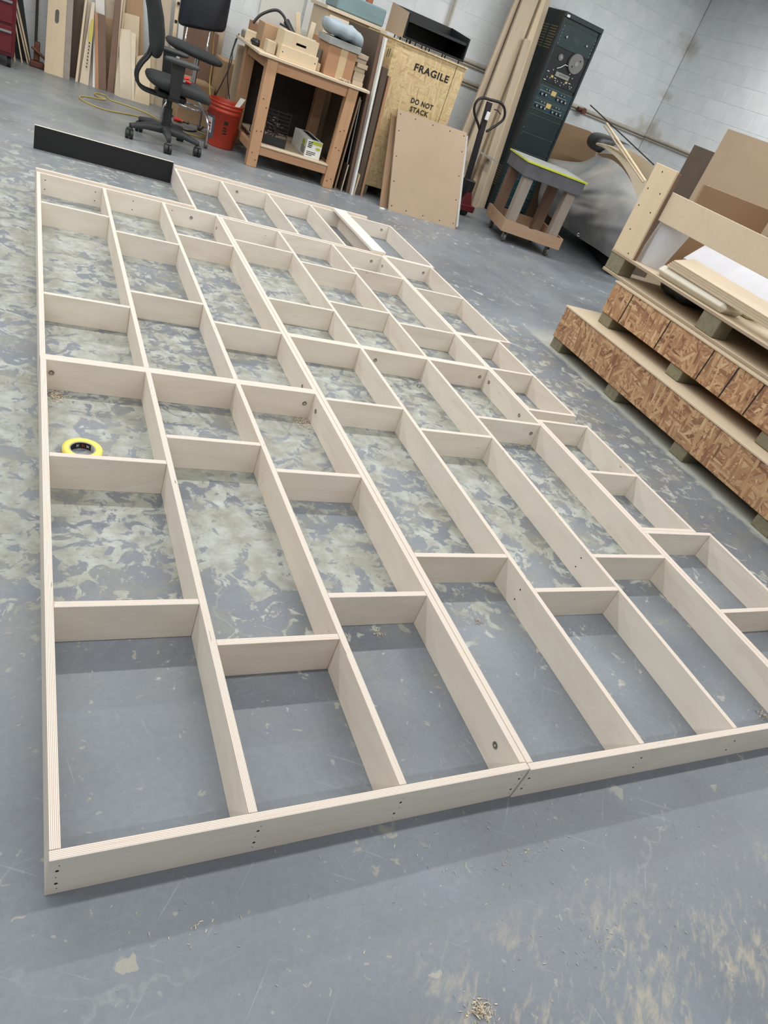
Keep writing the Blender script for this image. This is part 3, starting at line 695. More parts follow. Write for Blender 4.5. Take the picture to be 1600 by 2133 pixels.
# spring clamp with red handles on the seat
sc_ = thing('spring_clamp', 'small metal spring clamp with red tipped handles on the office chair seat', 'clamp', (1.10, 6.50, .505))
buildw(MB().hexa([(1.06,6.49,.508),(1.12,6.49,.508),(1.12,6.49,.522),(1.06,6.49,.528)], (0,.03,0)).hexa([(1.06,6.53,.512),(1.12,6.50,.520),(1.12,6.50,.530),(1.06,6.53,.535)], (0,.02,0)), 'jaw', MAT['chrome'], sc_)
buildw(MB().cyl((1.115,6.505,.516), (1.165,6.505,.513), .012, .010), 'handle', MAT['redplug'], sc_)
buildw(MB().cyl((1.105,6.52,.528), (1.15,6.55,.535), .011, .009), 'handle', MAT['redplug'], sc_)

# ------------------------------------------------------------------ drafting stool behind
gs = thing('drafting_stool', 'chrome legged stool with a black vinyl backrest behind the office chair', 'stool', (1.36, 7.30, 0))
def gb_bend(q):
    u = (q.x-1.345)/.19; return Vector((q.x + .02*(q.z-.97), q.y - .05*u*u*-1 + .06*(q.z-.97), q.z + .03*u))
buildw(cushion(1.36, 7.46, .985, .41, .085, .33, bend=gb_bend, n=20, m=16, p=5.0, e=9.0), 'backrest', MAT['vinyl'], gs)
def gseat(q): return Vector((q.x, q.y, q.z - .018*((q.x-1.27)/.23)))
buildw(cushion(1.275, 7.20, .668, .47, .42, .075, bend=gseat, n=14, m=8), 'seat', MAT['black_fab'], gs)
for x_ in (1.235, 1.425):
    buildw(MB().tube(catmull([(x_, 7.47, .88), (x_-.003, 7.45, .78), (x_-.01, 7.41, .70), (x_-.01, 7.25, .625)], 5), .009, 8), 'back_post', MAT['chrome'], gs)
buildw(MB().cyl((1.32,7.27,.30), (1.31,7.22,.64), .022), 'column', MAT['chrome'], gs)
for fx_, fy_ in ((1.095,7.25), (1.447,6.93), (1.50,7.62), (1.18,7.56)):
    cx, cy = 1.335, 7.30; d_ = Vector((fx_-cx, fy_-cy, 0))
    pts = [(cx, cy, .31), (cx+d_.x*.35, cy+d_.y*.35, .30), (cx+d_.x*.75, cy+d_.y*.75, .245), (cx+d_.x*.95, cy+d_.y*.95, .18), (fx_, fy_, .10), (fx_, fy_, .05)]
    lg = buildw(MB().tube(catmull(pts, 5), .0125, 8), 'leg', MAT['chrome'], gs)
    buildw(MB().cyl((fx_-.012, fy_, .026), (fx_+.012, fy_, .026), .026, n=14).cyl((fx_, fy_, .026), (fx_, fy_, .06), .008), 'caster', MAT['caster'], lg)
ring = [(1.335+.13*math.cos(a), 7.30+.13*math.sin(a), .235) for a in [2*math.pi*i/28 for i in range(28)]]
buildw(MB().tube(ring, .011, 8, closed=True), 'foot_ring', MAT['chrome'], gs)

# ------------------------------------------------------------------ orange bucket
bk = thing('bucket', 'orange plastic bucket with a grey label beside the workbench leg', 'bucket', (1.622, 7.22, 0))
b = MB(); b.lathe([(0,0),(.125,0),(.128,.01),(.147,.29),(.152,.292),(.152,.312),(.148,.315),(.148,.33),(.156,.332),(.156,.345),(.150,.348),(.150,.36),(.156,.362),(.156,.372),(.148,.374),(.143,.36),(.122,.02),(0,.02)], 40, o=(1.622,7.22,0))
bd = buildw(b, 'pail_body', MAT['orange'], bk)
def wrap(a0, a1, z0, z1, off=.0015, n=8):
    P = []
    for i in range(n+1):
        a = a0+(a1-a0)*i/n; row = []
        for z in (z0, z1):
            r = .128+.019*(z-.01)/.28+off; row.append(Vector((1.622+r*math.cos(a), 7.22+r*math.sin(a), z)))
        P.append(row)
    Q = [[p + (Vector((1.622,7.22,p.z))-p).normalized()*off for p in r] for r in P]
    mb = MB(); mb.grid(P, smooth=True); mb.grid([r[::-1] for r in Q]); return mb
R_ = math.radians
buildw(wrap(R_(186), R_(228), .06, .245), 'label', MAT['pb'], bd)
buildw(wrap(R_(186), R_(218), .10, .225, .003), 'label_patch', MAT['white'], bd)
for z in (.12,.145,.17): buildw(wrap(R_(196), R_(214), z, z+.014, .0045), 'label_print', MAT['orange'], bd)
buildw(wrap(R_(262), R_(277), .205, .232), 'printed_mark', MAT['ink'], bd)
for k, z in enumerate((.125,.15,.172)): buildw(wrap(R_(262), R_(278-2*k), z, z+.012), 'printed_mark', MAT['ink'], bd)
buildw(MB().hexa([(1.68,7.24,.30),(1.715,7.22,.30),(1.79,7.25,.43),(1.75,7.27,.43)], (0,.006,0)), 'paint_paddle', MAT['offwhite'], None, 'pale scraper blade sticking out of the orange bucket', 'scraper')

# ------------------------------------------------------------------ cords on the floor
def cord(name, label, mat, pts, r, cat='cord'):
    P = catmull([Vector((p[0], p[1], (p[2] if len(p) > 2 else r))) for p in pts], 6)
    return buildw(MB().tube(P, r, 8), name, mat, None, label, cat)
fp = lambda u, v, z=.006: tuple(fl(u, v, z))
cord('extension_cord', 'yellow extension cord looped on the floor before the leaning boards', MAT['yellow_cord'],
     [fp(352,262), fp(325,246), fp(300,233), fp(268,221), fp(240,212), fp(228,207), fp(222,200), fp(208,195), fp(197,195), fp(205,201,.016), fp(220,207,.012), fp(205,206), fp(185,202), fp(166,201), fp(172,209), fp(195,220), fp(225,230), fp(255,236), fp(290,243), fp(325,256), fp(360,268), fp(400,281), fp(432,290)], .006)
cord('extension_cord', 'yellow cord running under the drafting stool beside the bucket', MAT['yellow_cord'], [fp(352,262), fp(380,274), fp(405,281), fp(436,287), fp(428,281), fp(408,272)], .006)
cord('extension_cord', 'black cord curling from a red plug under the drafting stool', MAT['black_cord'], [fp(372,253,.02), fp(382,254), fp(392,258), fp(388,250), fp(372,243), fp(356,242), fp(358,256), fp(372,266), fp(395,273), fp(415,271), fp(425,262), fp(428,258)], .006)
pl = thing('red_plug', 'red and orange plug lying on the floor under the stool', 'plug', fl(372,253))
p = fl(366,253); buildw(MB().cyl((p.x-.02,p.y,.02), (p.x+.035,p.y-.005,.02), .018, .020, 12), 'plug_body', MAT['redplug'], pl)
buildw(MB().cyl((p.x+.035,p.y-.005,.02), (p.x+.065,p.y-.008,.02), .017, .010, 12), 'strain_relief', plain('orange_plug_collar', (214,110,60), .5), pl)
cord('extension_cord', 'yellow cord hanging down behind the office chair seat', MAT['yellow_cord'], [tuple(at(448,20,7.62)), tuple(at(445,80,7.6)), tuple(at(442,130,7.6)), tuple(at(437,170,7.6)), tuple(at(439,215,7.55)), tuple(at(441,235,7.5))], .006)
for i, (a_, b_, c_, lb) in enumerate((((498,70),(478,140),(432,232),'black cord hanging from the bench to the bucket'), ((492,80),(474,160),(478,206),'black cord hanging straight down left of the bench'))):
    cord('extension_cord', lb, MAT['black_cord'], [tuple(at(*a_, 7.58)), tuple(at((a_[0]+b_[0])/2-3, (a_[1]+b_[1])/2, 7.55)), tuple(at(*b_, 7.5)), tuple(at(*c_, 7.45))], .005)
# ------------------------------------------------------------------ workbench
BX0, BX1, BY0, BY1, BZ = 1.70, 2.695, 6.685, 7.62, .872
wbn = thing('workbench', 'wooden workbench with heavy pine legs and a lower shelf', 'workbench', ((BX0+BX1)/2, (BY0+BY1)/2, 0))
buildw(MB().cbox(BX0-.015, BX1+.005, BY0, BY1, BZ-.022, BZ, .003), 'tabletop', MAT['ply_h'], wbn)
for x0, x1 in ((1.770, 1.862), (2.508, 2.605)):
    for y0 in (6.705, 7.50):
        buildw(MB().cbox(x0, x1, y0, y0+.085, 0, BZ-.0225, .004), 'leg', MAT['pine'], wbn)
buildw(MB().cbox(1.8625, 2.5075, 6.72, 6.758, .765, BZ-.0225, .003), 'apron', MAT['pine_x'], wbn)
buildw(MB().cbox(1.8625, 2.5075, 7.53, 7.568, .765, BZ-.0225, .003), 'apron', MAT['pine_x'], wbn)
for x in (1.785, 2.545): buildw(MB().cbox(x, x+.038, 6.7905, 7.4995, .765, BZ-.0225, .003), 'apron', MAT['pine_x'], wbn)
buildw(MB().cbox(1.8625, 2.5075, 6.715, 6.753, .112, .183, .003), 'stretcher', MAT['pine_x'], wbn)
buildw(MB().cbox(1.8625, 2.5075, 7.52, 7.558, .112, .183, .003), 'stretcher', MAT['pine_x'], wbn)
for x in (1.775, 2.555): buildw(MB().cbox(x, x+.038, 6.7905, 7.4995, .112, .183, .003), 'stretcher', MAT['pine_x'], wbn)
buildw(MB().cbox(1.8635, 2.5065, 6.703, 7.585, .1835, .197, .002), 'shelf', MAT['ply_h'], wbn)
buildw(MB().box(1.78, 2.60, 7.60, 7.612, .12, .84), 'back_panel', plain('shaded_hardboard', (48,42,38), .8), wbn)  # near-black colour paints the shade under the bench into this board
for x0 in (1.80, 1.84, 2.535, 2.57):
    for z in [q+random.uniform(-.04,.04) for q in (.08, .33, .52)]: buildw(MB().cyl((x0, 6.7035, z), (x0, 6.706, z), .005, n=8), 'screw_hole', MAT['hole'], wbn)

# under the bench: black wire crate full of bits, glove carton, a dark case
SZ = .1975
mc = thing('wire_crate', 'black open crate full of metal bits on the bench shelf', 'crate', (1.975, 7.0, SZ))
cx0, cx1, cy0, cy1, cz1 = 1.868, 2.112, 6.82, 7.22, SZ+.29
b = MB().cbox(cx0, cx1, cy0, cy1, SZ, SZ+.008, .001)
buildw(b, 'crate_floor', MAT['black_pl'], mc)
buildw(MB().box(cx0, cx1, cy0, cy0+.008, SZ+.008, SZ+.075), 'front_panel', MAT['black_pl'], mc)
for z in [SZ+.10+i*.03 for i in range(7)]:
    for y_ in (cy0+.004, cy1-.004): buildw(MB().cyl((cx0, y_, z), (cx1, y_, z), .0035, n=6), 'wire', MAT['steel_dk'], mc)
    for x_ in (cx0+.004, cx1-.004): buildw(MB().cyl((x_, cy0, z), (x_, cy1, z), .0035, n=6), 'wire', MAT['steel_dk'], mc)
for x_, y_ in ((cx0+.004,cy0+.004),(cx1-.004,cy0+.004),(cx0+.004,cy1-.004),(cx1-.004,cy1-.004),((cx0+cx1)/2,cy0+.004)):
    buildw(MB().cyl((x_, y_, SZ+.008), (x_, y_, cz1), .004, n=6), 'upright', MAT['steel_dk'], mc)
b = MB()
for i in range(150):
    p = Vector((random.uniform(cx0+.03, cx1-.03), random.uniform(cy0+.02, cy1-.05), SZ+.02+random.uniform(0, .2)))
    d_ = Vector((random.uniform(-1,1), random.uniform(-1,1), random.uniform(-.5,.5))).normalized()*random.uniform(.015,.05)
    q = p + d_; q.x = min(max(q.x, cx0+.015), cx1-.015); q.y = min(max(q.y, cy0+.015), cy1-.015); q.z = max(q.z, SZ+.012)
    b.cyl(p, q, random.uniform(.003,.007), n=6, mi=random.choice((0,0,1,2)))
tag(buildw(b, 'metal_bits', [MAT['steel_dk'], MAT['galv'], MAT['rust']], None, 'jumble of small metal bits and cables inside the black crate', 'hardware'), kind='stuff')
gc = thing('glove_carton', 'white carton with lime green print on the bench shelf', 'carton', (2.36, 6.95, SZ))
g0, g1, gy0, gy1, gz = 2.288, 2.437, 6.78, 7.22, SZ+.148
buildw(MB().cbox(g0, g1, gy0, gy1, SZ, gz, .002), 'carton_body', MAT['paper'], gc)
buildw(MB().box(g0+.06, g1-.03, gy0+.04, gy1-.04, gz+.0002, gz+.0012), 'dispensing_slot', MAT['ink'], gc)
buildw(MB().box(g0+.045, g1-.004, gy0-.001, gy0-.0002, gz-.034, gz-.004), 'print_band', MAT['lime'], gc)
for i in range(4): buildw(MB().box(g0+.012, g0+.055-.006*(i % 2), gy0-.001, gy0-.0002, gz-.022-.014*i, gz-.014-.014*i), 'printed_line', MAT['ink'], gc)
for i in range(3): buildw(MB().box(g0+.012, g0+.10-.03*(i == 0), gy0-.001, gy0-.0002, SZ+.018+.014*i, SZ+.024+.014*i), 'printed_line', MAT['ink'], gc)
b = MB(); b.prism([(g1-.035+.024*math.cos(a), gy0-.001, gz-.062+.012*math.sin(a)) for a in [2*math.pi*i/16 for i in range(16)]], (0,.0008,0)); buildw(b, 'oval_mark', MAT['lime'], gc)
b = MB(); b.prism([(g0-.001, gy0+.10+.045*math.cos(a), SZ+.10+.030*math.sin(a)) for a in [2*math.pi*i/16 for i in range(16)]], (.0008,0,0)); buildw(b, 'oval_mark', MAT['lime'], gc)
for i in range(5): buildw(MB().box(g0-.001, g0-.0002, gy0+.03, gy0+.14, SZ+.018+.012*i, SZ+.024+.012*i), 'printed_line', MAT['ink'], gc)
buildw(MB().cbox(2.445, 2.49, 6.86, 7.15, SZ, SZ+.05, .006), 'tool_case', MAT['black_pl'], None, 'small black case right of the white carton on the bench shelf', 'case')

# on the bench
z = BZ + .0005
def pbox(name, label, cat, x0, x1, y0, y1, z0, z1, mat, rz=0.0, c=.003, group=None):
    cx, cy = (x0+x1)/2, (y0+y1)/2
    o = MB().cbox(x0-cx, x1-cx, y0-cy, y1-cy, 0, z1-z0, c).build(name, mat); o.location = (cx, cy, z0); o.rotation_euler = (0,0,rz); return tag(o, label, cat, group)
wx = thing('plywood_box', 'pale plywood box with a dark hand slot on the front of the workbench', 'box', (2.03, 6.86, z))
X0, X1, Y0, Y1, Zt = 1.865, 2.195, 6.745, 6.99, z+.20
ZS = z+.098
b = MB().cbox(X0, X1, Y0, Y1, z, ZS-.0005, .002); buildw(b, 'lower_body', MAT['ply_v'], wx)
b = MB(); sx0, sx1, sz0, sz1 = 1.985, 2.075, z+.128, z+.146
for q in ((X0+.008, sx0, ZS, Zt), (sx1, X1-.02, ZS, Zt), (sx0, sx1, ZS, sz0), (sx0, sx1, sz1, Zt)): b.box(q[0], q[1], Y0+.012, Y0+.03, q[2], q[3])
buildw(b, 'front_panel', MAT['ply_v'], wx)
buildw(MB().box(X0+.008, X0+.024, Y0+.0305, Y1, ZS, Zt).box(X1-.036, X1-.02, Y0+.0305, Y1, ZS, Zt).box(X0+.0245, X1-.0365, Y1-.016, Y1, ZS, Zt), 'side_panels', MAT['ply_v'], wx)
buildw(MB().box(X0+.0245, X1-.0365, Y0+.0305, Y1-.0165, Zt-.012, Zt-.002), 'light_block_top', MAT['ply_v'], wx)  # board added to keep light out, so the hand slot looks dark
for x in (X0+.02, X1-.02): buildw(MB().cyl((x, Y0-.0006, z+.05), (x, Y0+.001, z+.05), .005, n=8), 'screw_hole', MAT['hole'], wx)
pbox('plywood_box', 'tan wooden box behind the slotted plywood box', 'box', 1.765, 1.99, 7.03, 7.22, z, z+.19, MAT['card2'], .05)
pbox('wood_block', 'short upright wood block beside the slotted plywood box', 'block', 1.775, 1.85, 6.84, 6.95, z, z+.09, MAT['ply_h'])
pbox('wood_block', 'flat pale wood block near the black cables on the bench', 'block', 1.71, 1.86, 7.32, 7.45, z, z+.08, MAT['ply_v'], -.2)
pbox('wood_block', 'small wood offcut between the plywood box and the cardboard box', 'block', 2.215, 2.245, 6.80, 6.88, z, z+.06, MAT['ply_v'])
cb_ = thing('cardboard_box', 'brown cardboard box sealed with packing tape under the grey cushion', 'cardboard box', (2.41, 6.92, z))
bx0, bx1, by0, by1, bz1 = 2.268, 2.525, 6.755, 7.07, z+.225
buildw(MB().cbox(bx0, bx1, by0, by1, z, bz1, .003), 'carton_body', MAT['card'], cb_)
buildw(MB().box(2.375, 2.44, by0-.001, by0-.0002, z+.002, bz1).box(2.375, 2.44, by0-.001, by1, bz1+.0002, bz1+.001), 'tape_strip', MAT['tape_clear'], cb_)
pbox('foam_slab', 'pale grey slab lying on the cardboard box under the grey cushion', 'slab', 2.25, 2.54, 6.74, 7.08, bz1+.0015, bz1+.055, MAT['dustgrey'])
def pil(q):
    u = (q.x-2.40)/.2; return Vector((q.x, q.y, q.z - .05*u*abs(u)*(1 if u > 0 else .35) + .006*math.sin(q.x*60)+.005*math.sin(q.y*70)))
o = buildw(cushion(2.395, 6.90, bz1+.118, .36, .36, .115, bend=pil, n=20, m=12, p=3.0), 'cushion', MAT['foamgrey'], None, 'wrinkled grey blue cushion on top of the cardboard box stack', 'cushion')
# stack of wood blocks at the right end of the bench
zz = z
for i in range(7):
    dx = random.uniform(-.012,.012); hh = .034
    pbox('wood_block', 'pale block in the right hand stack on the bench, %s from the bottom' % ('first','second','third','fourth','fifth','sixth','seventh')[i], 'block', 2.545+dx, 2.645+dx, 6.77+random.uniform(-.01,.02), 6.95, zz, zz+hh, MAT['poplar'], random.uniform(-.04,.04), .002, 'blocks stacked at the bench end')
    zz += hh+.0004
for i in range(5):
    b = MB().cyl((0,0,0), (.02,0,0), .011, n=10).build('wood_plug', MAT['poplar']); b.location = (2.40+i*.026, 6.715+.006*(i % 2), z+.0115); b.rotation_euler = (0,0,.4*i); tag(b, 'short round wood plug on the front bench edge, %s from the left' % ('first','second','third','fourth','fifth')[i], 'wood plug', 'wood plugs on the bench edge')
# lamp arm and cables
lamp = thing('gooseneck_lamp', 'black bent gooseneck arm on the workbench', 'lamp', (2.09, 7.30, z))
pts = [at(527,48,7.35), at(545,30,7.35), at(575,21,7.33), at(592,35,7.3), at(598,55,7.27), at(612,72,7.22), at(618,80,7.15)]
buildw(MB().tube(catmull(pts, 6), .012, 8), 'arm', MAT['black_pl'], lamp)
buildw(MB().cyl(at(597,45,7.3), at(612,74,7.2), .028, .022), 'sleeve', MAT['black_pl'], lamp)
buildw(MB().cyl((2.09,7.30,z), (2.09,7.30,z+.02), .06).cyl((2.09,7.30,z+.02), tuple(at(616,79,7.16)), .014), 'stand', MAT['black_pl'], lamp)
buildw(MB().cyl(at(583,49,7.28), at(600,58,7.27), .009), 'lever', MAT['black_pl'], lamp)
pbox('hand_tool', 'dark metal tool lying on the bench near the stool', 'tool', 1.75, 1.95, 7.50, 7.545, z, z+.05, MAT['steel_dk'], -.25, .01)
pbox('hand_tool', 'grey metal bar at the back left of the bench', 'tool', 1.72, 1.98, 7.56, 7.61, z, z+.06, MAT['galv'], 0.0, .01)
pbox('cable_spool', 'small black cable bundle on the near left bench edge', 'cable', 1.715, 1.80, 7.06, 7.18, z, z+.05, MAT['black_pl'], .3, .02)
for i, (x, y_, h_, tl, mt, lb) in enumerate(((2.20,7.33,.34,-.28,'ply_v','pale wood shim leaning left in the scrap cluster on the bench'), (2.26,7.36,.30,.05,'ply_w','upright wood shim in the middle of the scrap cluster'), (2.31,7.36,.30,.30,'ply_v','wood shim leaning right in the scrap cluster'), (2.35,7.40,.32,.34,'grey_board','grey shim leaning right, outermost of the scrap cluster'), (2.16,7.40,.2,-.5,'poplar','short shim leaning far left in the scrap cluster'))):
    o = MB().cbox(-.022,.022,-.006,.006,0,h_,.001).build('wood_shim', MAT[mt]); o.location = (x, y_, z+.012); o.rotation_euler = (.0, tl, 0); tag(o, lb, 'shim', 'scrap cluster on the bench')
pbox('tin_can', 'small grey metal tin before the wood shims', 'tin', 2.06, 2.15, 7.13, 7.22, z, z+.14, MAT['galv'], .3, .02)
pbox('wood_block', 'long pale scrap lying before the tin on the bench', 'block', 2.02, 2.24, 7.02, 7.09, z, z+.15, MAT['poplar'], -.1)
pbox('wood_block', 'white edged scrap behind the slotted plywood box', 'block', 2.10, 2.22, 6.995, 7.015, z, z+.20, MAT['white'], 0)
pbox('paper_pad', 'stack of brown scraps behind the cardboard box', 'scrap', 2.28, 2.52, 7.10, 7.30, z, z+.24, MAT['card'], .05)
pbox('wood_rack', 'grey metal stock stacked left of the cardboard box', 'metal stock', 2.225, 2.262, 6.90, 7.20, z, z+.16, MAT['galv'], 0)
# things behind the bench against the wall
bc = thing('plywood_cabinet', 'pale plywood cabinet with an overhanging lid behind the workbench', 'cabinet', (2.75, 7.95, 0))
p0, p1 = at(680, 12, 7.70), at(802, 70, 7.70)
buildw(MB().cbox(p0.x+.03, p1.x-.05, 7.70, 8.20, 0, p0.z-.02, .003), 'carcass', MAT['ply_v'], bc)
buildw(MB().cbox(p0.x, p1.x, 7.66, 8.22, p0.z-.019, p0.z+.01, .002), 'lid', MAT['ply_w'], bc)
buildw(MB().cbox(p0.x+.05, p1.x-.08, 7.685, 7.6995, p0.z-.16, p0.z-.05, .002), 'drawer_front', MAT['ply_w'], bc)
q0, q1 = at(697, 8, 7.9), at(786, 45, 7.9)
pbox('foam_block', 'teal foam block lying on the plywood cabinet lid', 'foam', q0.x-.03, q1.x, 7.72, 8.10, p0.z+.0105, p0.z+.155, MAT['teal'], 0, .012)
q0 = at(765, 0, 8.3); pbox('orange_post', 'reddish brown post standing behind the teal foam', 'post', q0.x, q0.x+.06, 8.28, 8.34, 0, 2.0, plain('red_brown_post', (170,104,72), .6), 0, .004)
q0, q1 = at(603, 0, 8.5), at(657, 0, 8.5)
pbox('white_trim', 'white painted trim board on the back wall behind the workbench', 'trim', q1.x-.05, q1.x+.10, 8.585, 8.612, .4, 2.4, MAT['white'], 0, .003)
pbox('wall_board', 'white panel on the back wall left of the trim board', 'panel', q0.x-.25, q0.x+.18, 8.585, 8.612, .3, 1.9, MAT['offwhite'], 0, .003)
q0 = at(545, 20, 8.2); pbox('cardboard_box', 'tan cardboard box behind the gooseneck arm', 'cardboard box', 1.90, q0.x+.06, 7.78, 8.15, 0, 1.0, MAT['card'], 0, .004)
q0 = at(600, 40, 7.8); pbox('white_carton', 'white carton behind the gooseneck arm', 'carton', q0.x-.16, q0.x+.12, 7.68, 7.76, 0, 1.02, MAT['paper'], 0, .004)
q0 = at(462, 180, 8.0); pbox('cardboard_box', 'tan cardboard box on the floor behind the orange bucket', 'cardboard box', 1.66, 1.86, 7.78, 8.2, 0, .62, MAT['card2'], 0, .004)
pbox('cardboard_box', 'small pale carton on the floor behind the drafting stool', 'cardboard box', 1.30, 1.62, 7.85, 8.2, 0, .36, MAT['card2'], .1, .004)
pbox('timber_offcut', 'brown timber offcut pile behind the stool seat', 'timber', 1.35, 1.66, 8.22, 8.34, 0, .78, MAT['brown'], 0, .004)
pbox('timber_offcut', 'tan timber block between the stool posts', 'timber', 1.46, 1.74, 8.36, 8.5, 0, .97, MAT['poplar'], 0, .004)
pbox('timber_post', 'pale timber post left of the bench behind the stool', 'timber', 1.74, 1.80, 7.68, 7.74, 0, .80, MAT['ply_v'], 0, .004)
# ------------------------------------------------------------------ panels standing between the bench and the crate
def panel_y(name, label, x, y0, y1, z1, t, mat, edge=None, lean_=0.0, z0=0.0, cat='panel'):
    """sheet standing on its long edge, running away from the viewer; its narrow near edge shows"""
    mb = MB().hexa([(x, y0, z0), (x+t, y0, z0), (x+t+lean_, y0, z1), (x+lean_, y0, z1)], (0, y1-y0, 0))
    mb.mi[0] = 1
    return buildw(mb, name, [mat, edge or mat], None, label, cat, 'sheets stored on edge beside the bench')
panel_y('sheet_panel', 'dark brown sheet right beside the bench leg, with ragged lower edge', 2.655, 6.78, 7.50, .80, .014, MAT['darkbrown'], MAT['kraft2'], -.001)
panel_y('sheet_panel', 'short grey brown offcut leaning on the dark sheets by the bench leg', 2.715, 6.76, 7.30, .24, .012, MAT['dkwood'], MAT['poplar'], 0)
panel_y('sheet_panel', 'thin black sheet stored between the brown sheets beside the bench', 2.735, 6.80, 7.60, .78, .010, MAT['panelblk'], MAT['galv'], -.058)
panel_y('sheet_panel', 'tall brown sheet just left of the white edged sheet', 2.775, 6.77, 7.60, 1.30, .03, MAT['darkbrown'], MAT['brown'], -.10)
panel_y('sheet_panel', 'tall sheet with a bright white edge between the bench and the crate', 2.812, 6.72, 7.60, 1.29, .020, MAT['offwhite'], MAT['white'], -.10)
panel_y('sheet_panel', 'short pale strip at the foot of the white edged sheet', 2.842, 6.735, 7.2, .19, .012, MAT['poplar'], MAT['ply_v'], 0)
panel_y('sheet_panel', 'dark brown sheet right of the white edged sheet', 2.870, 6.79, 6.875, 1.08, .055, MAT['darkbrown'], MAT['darkbrown'], -.075)
panel_y('sheet_panel', 'tan edged hardboard sheet against the crate front', 2.935, 6.785, 6.885, 1.03, .022, MAT['kraft2'], MAT['card'], -.065)

# ------------------------------------------------------------------ FRAGILE crate
CX0, CX1, CYF, CYB, CZ0, CZ1 = 2.895, 3.645, 6.905, 7.62, .09, 1.313
cr = thing('shipping_crate', 'tall strand board shipping crate stencilled FRAGILE and DO NOT STACK', 'crate', ((CX0+CX1)/2, (CYF+CYB)/2, 0))
buildw(MB().cbox(CX0, CX1, CYF, CYB, CZ0, CZ1-.012, .003), 'crate_body', MAT['osb_pale'], cr)
buildw(MB().cbox(CX0-.012, CX1+.012, CYF-.012, CYB, CZ1-.0115, CZ1, .002), 'lid', MAT['osb_pale'], cr)
buildw(MB().box(CX1-.105, CX1-.101, CYF-.0012, CYF-.0002, CZ0+.01, CZ1-.02), 'panel_joint', MAT['hole'], cr)
for x in (CX0+.06, (CX0+CX1)/2-.04, CX1-.16):
    buildw(MB().cbox(x, x+.09, CYF+.01, CYB-.01, 0, CZ0-.0005, .004), 'skid', MAT['treated'], cr)
def stencil(txt, size, loc, parent, mat, rot=(math.pi/2,0,0), ext=.0006, sx=.9, name='stencil_lettering', off=.03, gap=True):
    cu = bpy.data.curves.new('lettering', 'FONT'); cu.body = txt; cu.size = size; cu.extrude = ext; cu.offset = off*size; cu.align_x = 'LEFT'; cu.space_character = 1.12
    tmp = bpy.data.objects.new('lettering', cu); C.objects.link(tmp); tmp.scale = (sx,1,1)
    dg = bpy.context.evaluated_depsgraph_get(); me = bpy.data.meshes.new_from_object(tmp.evaluated_get(dg)); bpy.data.objects.remove(tmp, do_unlink=True)
    me.transform(Matrix.Diagonal((sx,1,1,1))); me.materials.clear(); me.materials.append(mat)
    o = bpy.data.objects.new(name, me); link(o, parent); o.location = Vector(loc) - (parent.location if parent else Vector()); o.rotation_euler = rot; return o
a = at(862, 142, CYF); b_ = at(934, 168, CYF)
wd = b_.x - a.x
s1 = stencil('FRAGILE', .078, (a.x, CYF-.001, a.z-.012), cr, MAT['ink']); w0 = max(v.co.x for v in s1.data.vertices); s1.data.transform(Matrix.Diagonal((wd/w0,1,1,1)))
a = at(856, 208, CYF); b_ = at(902, 224, CYF)
s2 = stencil('DO NOT', .058, (a.x, CYF-.001, a.z-.02), cr, MAT['ink']); w0 = max(v.co.x for v in s2.data.vertices); s2.data.transform(Matrix.Diagonal(((b_.x-a.x)/w0,1,1,1)))
a = at(854, 226, CYF); b_ = at(892, 239, CYF)
s3 = stencil('STACK', .058, (a.x, CYF-.001, a.z-.018), cr, MAT['ink']); w0 = max(v.co.x for v in s3.data.vertices); s3.data.transform(Matrix.Diagonal(((b_.x-a.x)/w0,1,1,1)))
for u in (806.5, 810.5): 
    a = at(u, 110, CYF); buildw(MB().box(a.x, a.x+.007, CYF-.0012, CYF-.0002, a.z-.03, a.z+.035), 'stencil_mark', MAT['ink'], cr)

# black open shelf unit on the crate
sh = thing('shelf_unit', 'black open shelf unit with a plywood side, lying on the shipping crate', 'shelf unit', (3.27, 7.13, CZ1))
F = CZ1 + .026; sx0, sx1, sy0, sy1 = 2.95, 3.60, 6.93, 7.36
for x0, x1, mt in ((sx0, sx0+.015, [MAT['panelblk']]), (sx1-.015, sx1, [MAT['panelblk']])):
    buildw(MB().prism([(x0, sy0, F), (x0, sy1, F), (x0, sy1, F+.225), (x0, sy0, F+.19)], (x1-x0, 0, 0)), 'side', MAT['panelblk'], sh)
buildw(MB().prism([(sx0-.005, sy0+.004, F), (sx0-.005, sy1, F), (sx0-.005, sy1, F+.225), (sx0-.005, sy0+.004, F+.189)], (.0045, 0, 0)), 'plywood_side', MAT['kraft'], sh)
buildw(MB().box(sx0+.0155, sx1-.0155, sy0, sy1-.013, F, F+.018), 'bottom_board', MAT['panelblk'], sh)
buildw(MB().box(sx0+.0155, sx1-.0155, sy1-.0125, sy1, F, F+.222), 'back_board', MAT['black_pl'], sh)
buildw(MB().box(sx0+.0155, sx1-.0155, sy0+.01, sy1-.013, F+.128, F+.150), 'middle_board', MAT['black_pl'], sh)
for x in (3.04, 3.10, 3.17, 3.21, 3.42, 3.57):
    buildw(MB().cyl((x, sy0+.03, CZ1), (x, sy0+.03, F), .006, n=8).cyl((x, sy1-.03, CZ1), (x, sy1-.03, F), .006, n=8), 'peg_foot', MAT['panelblk'], sh)

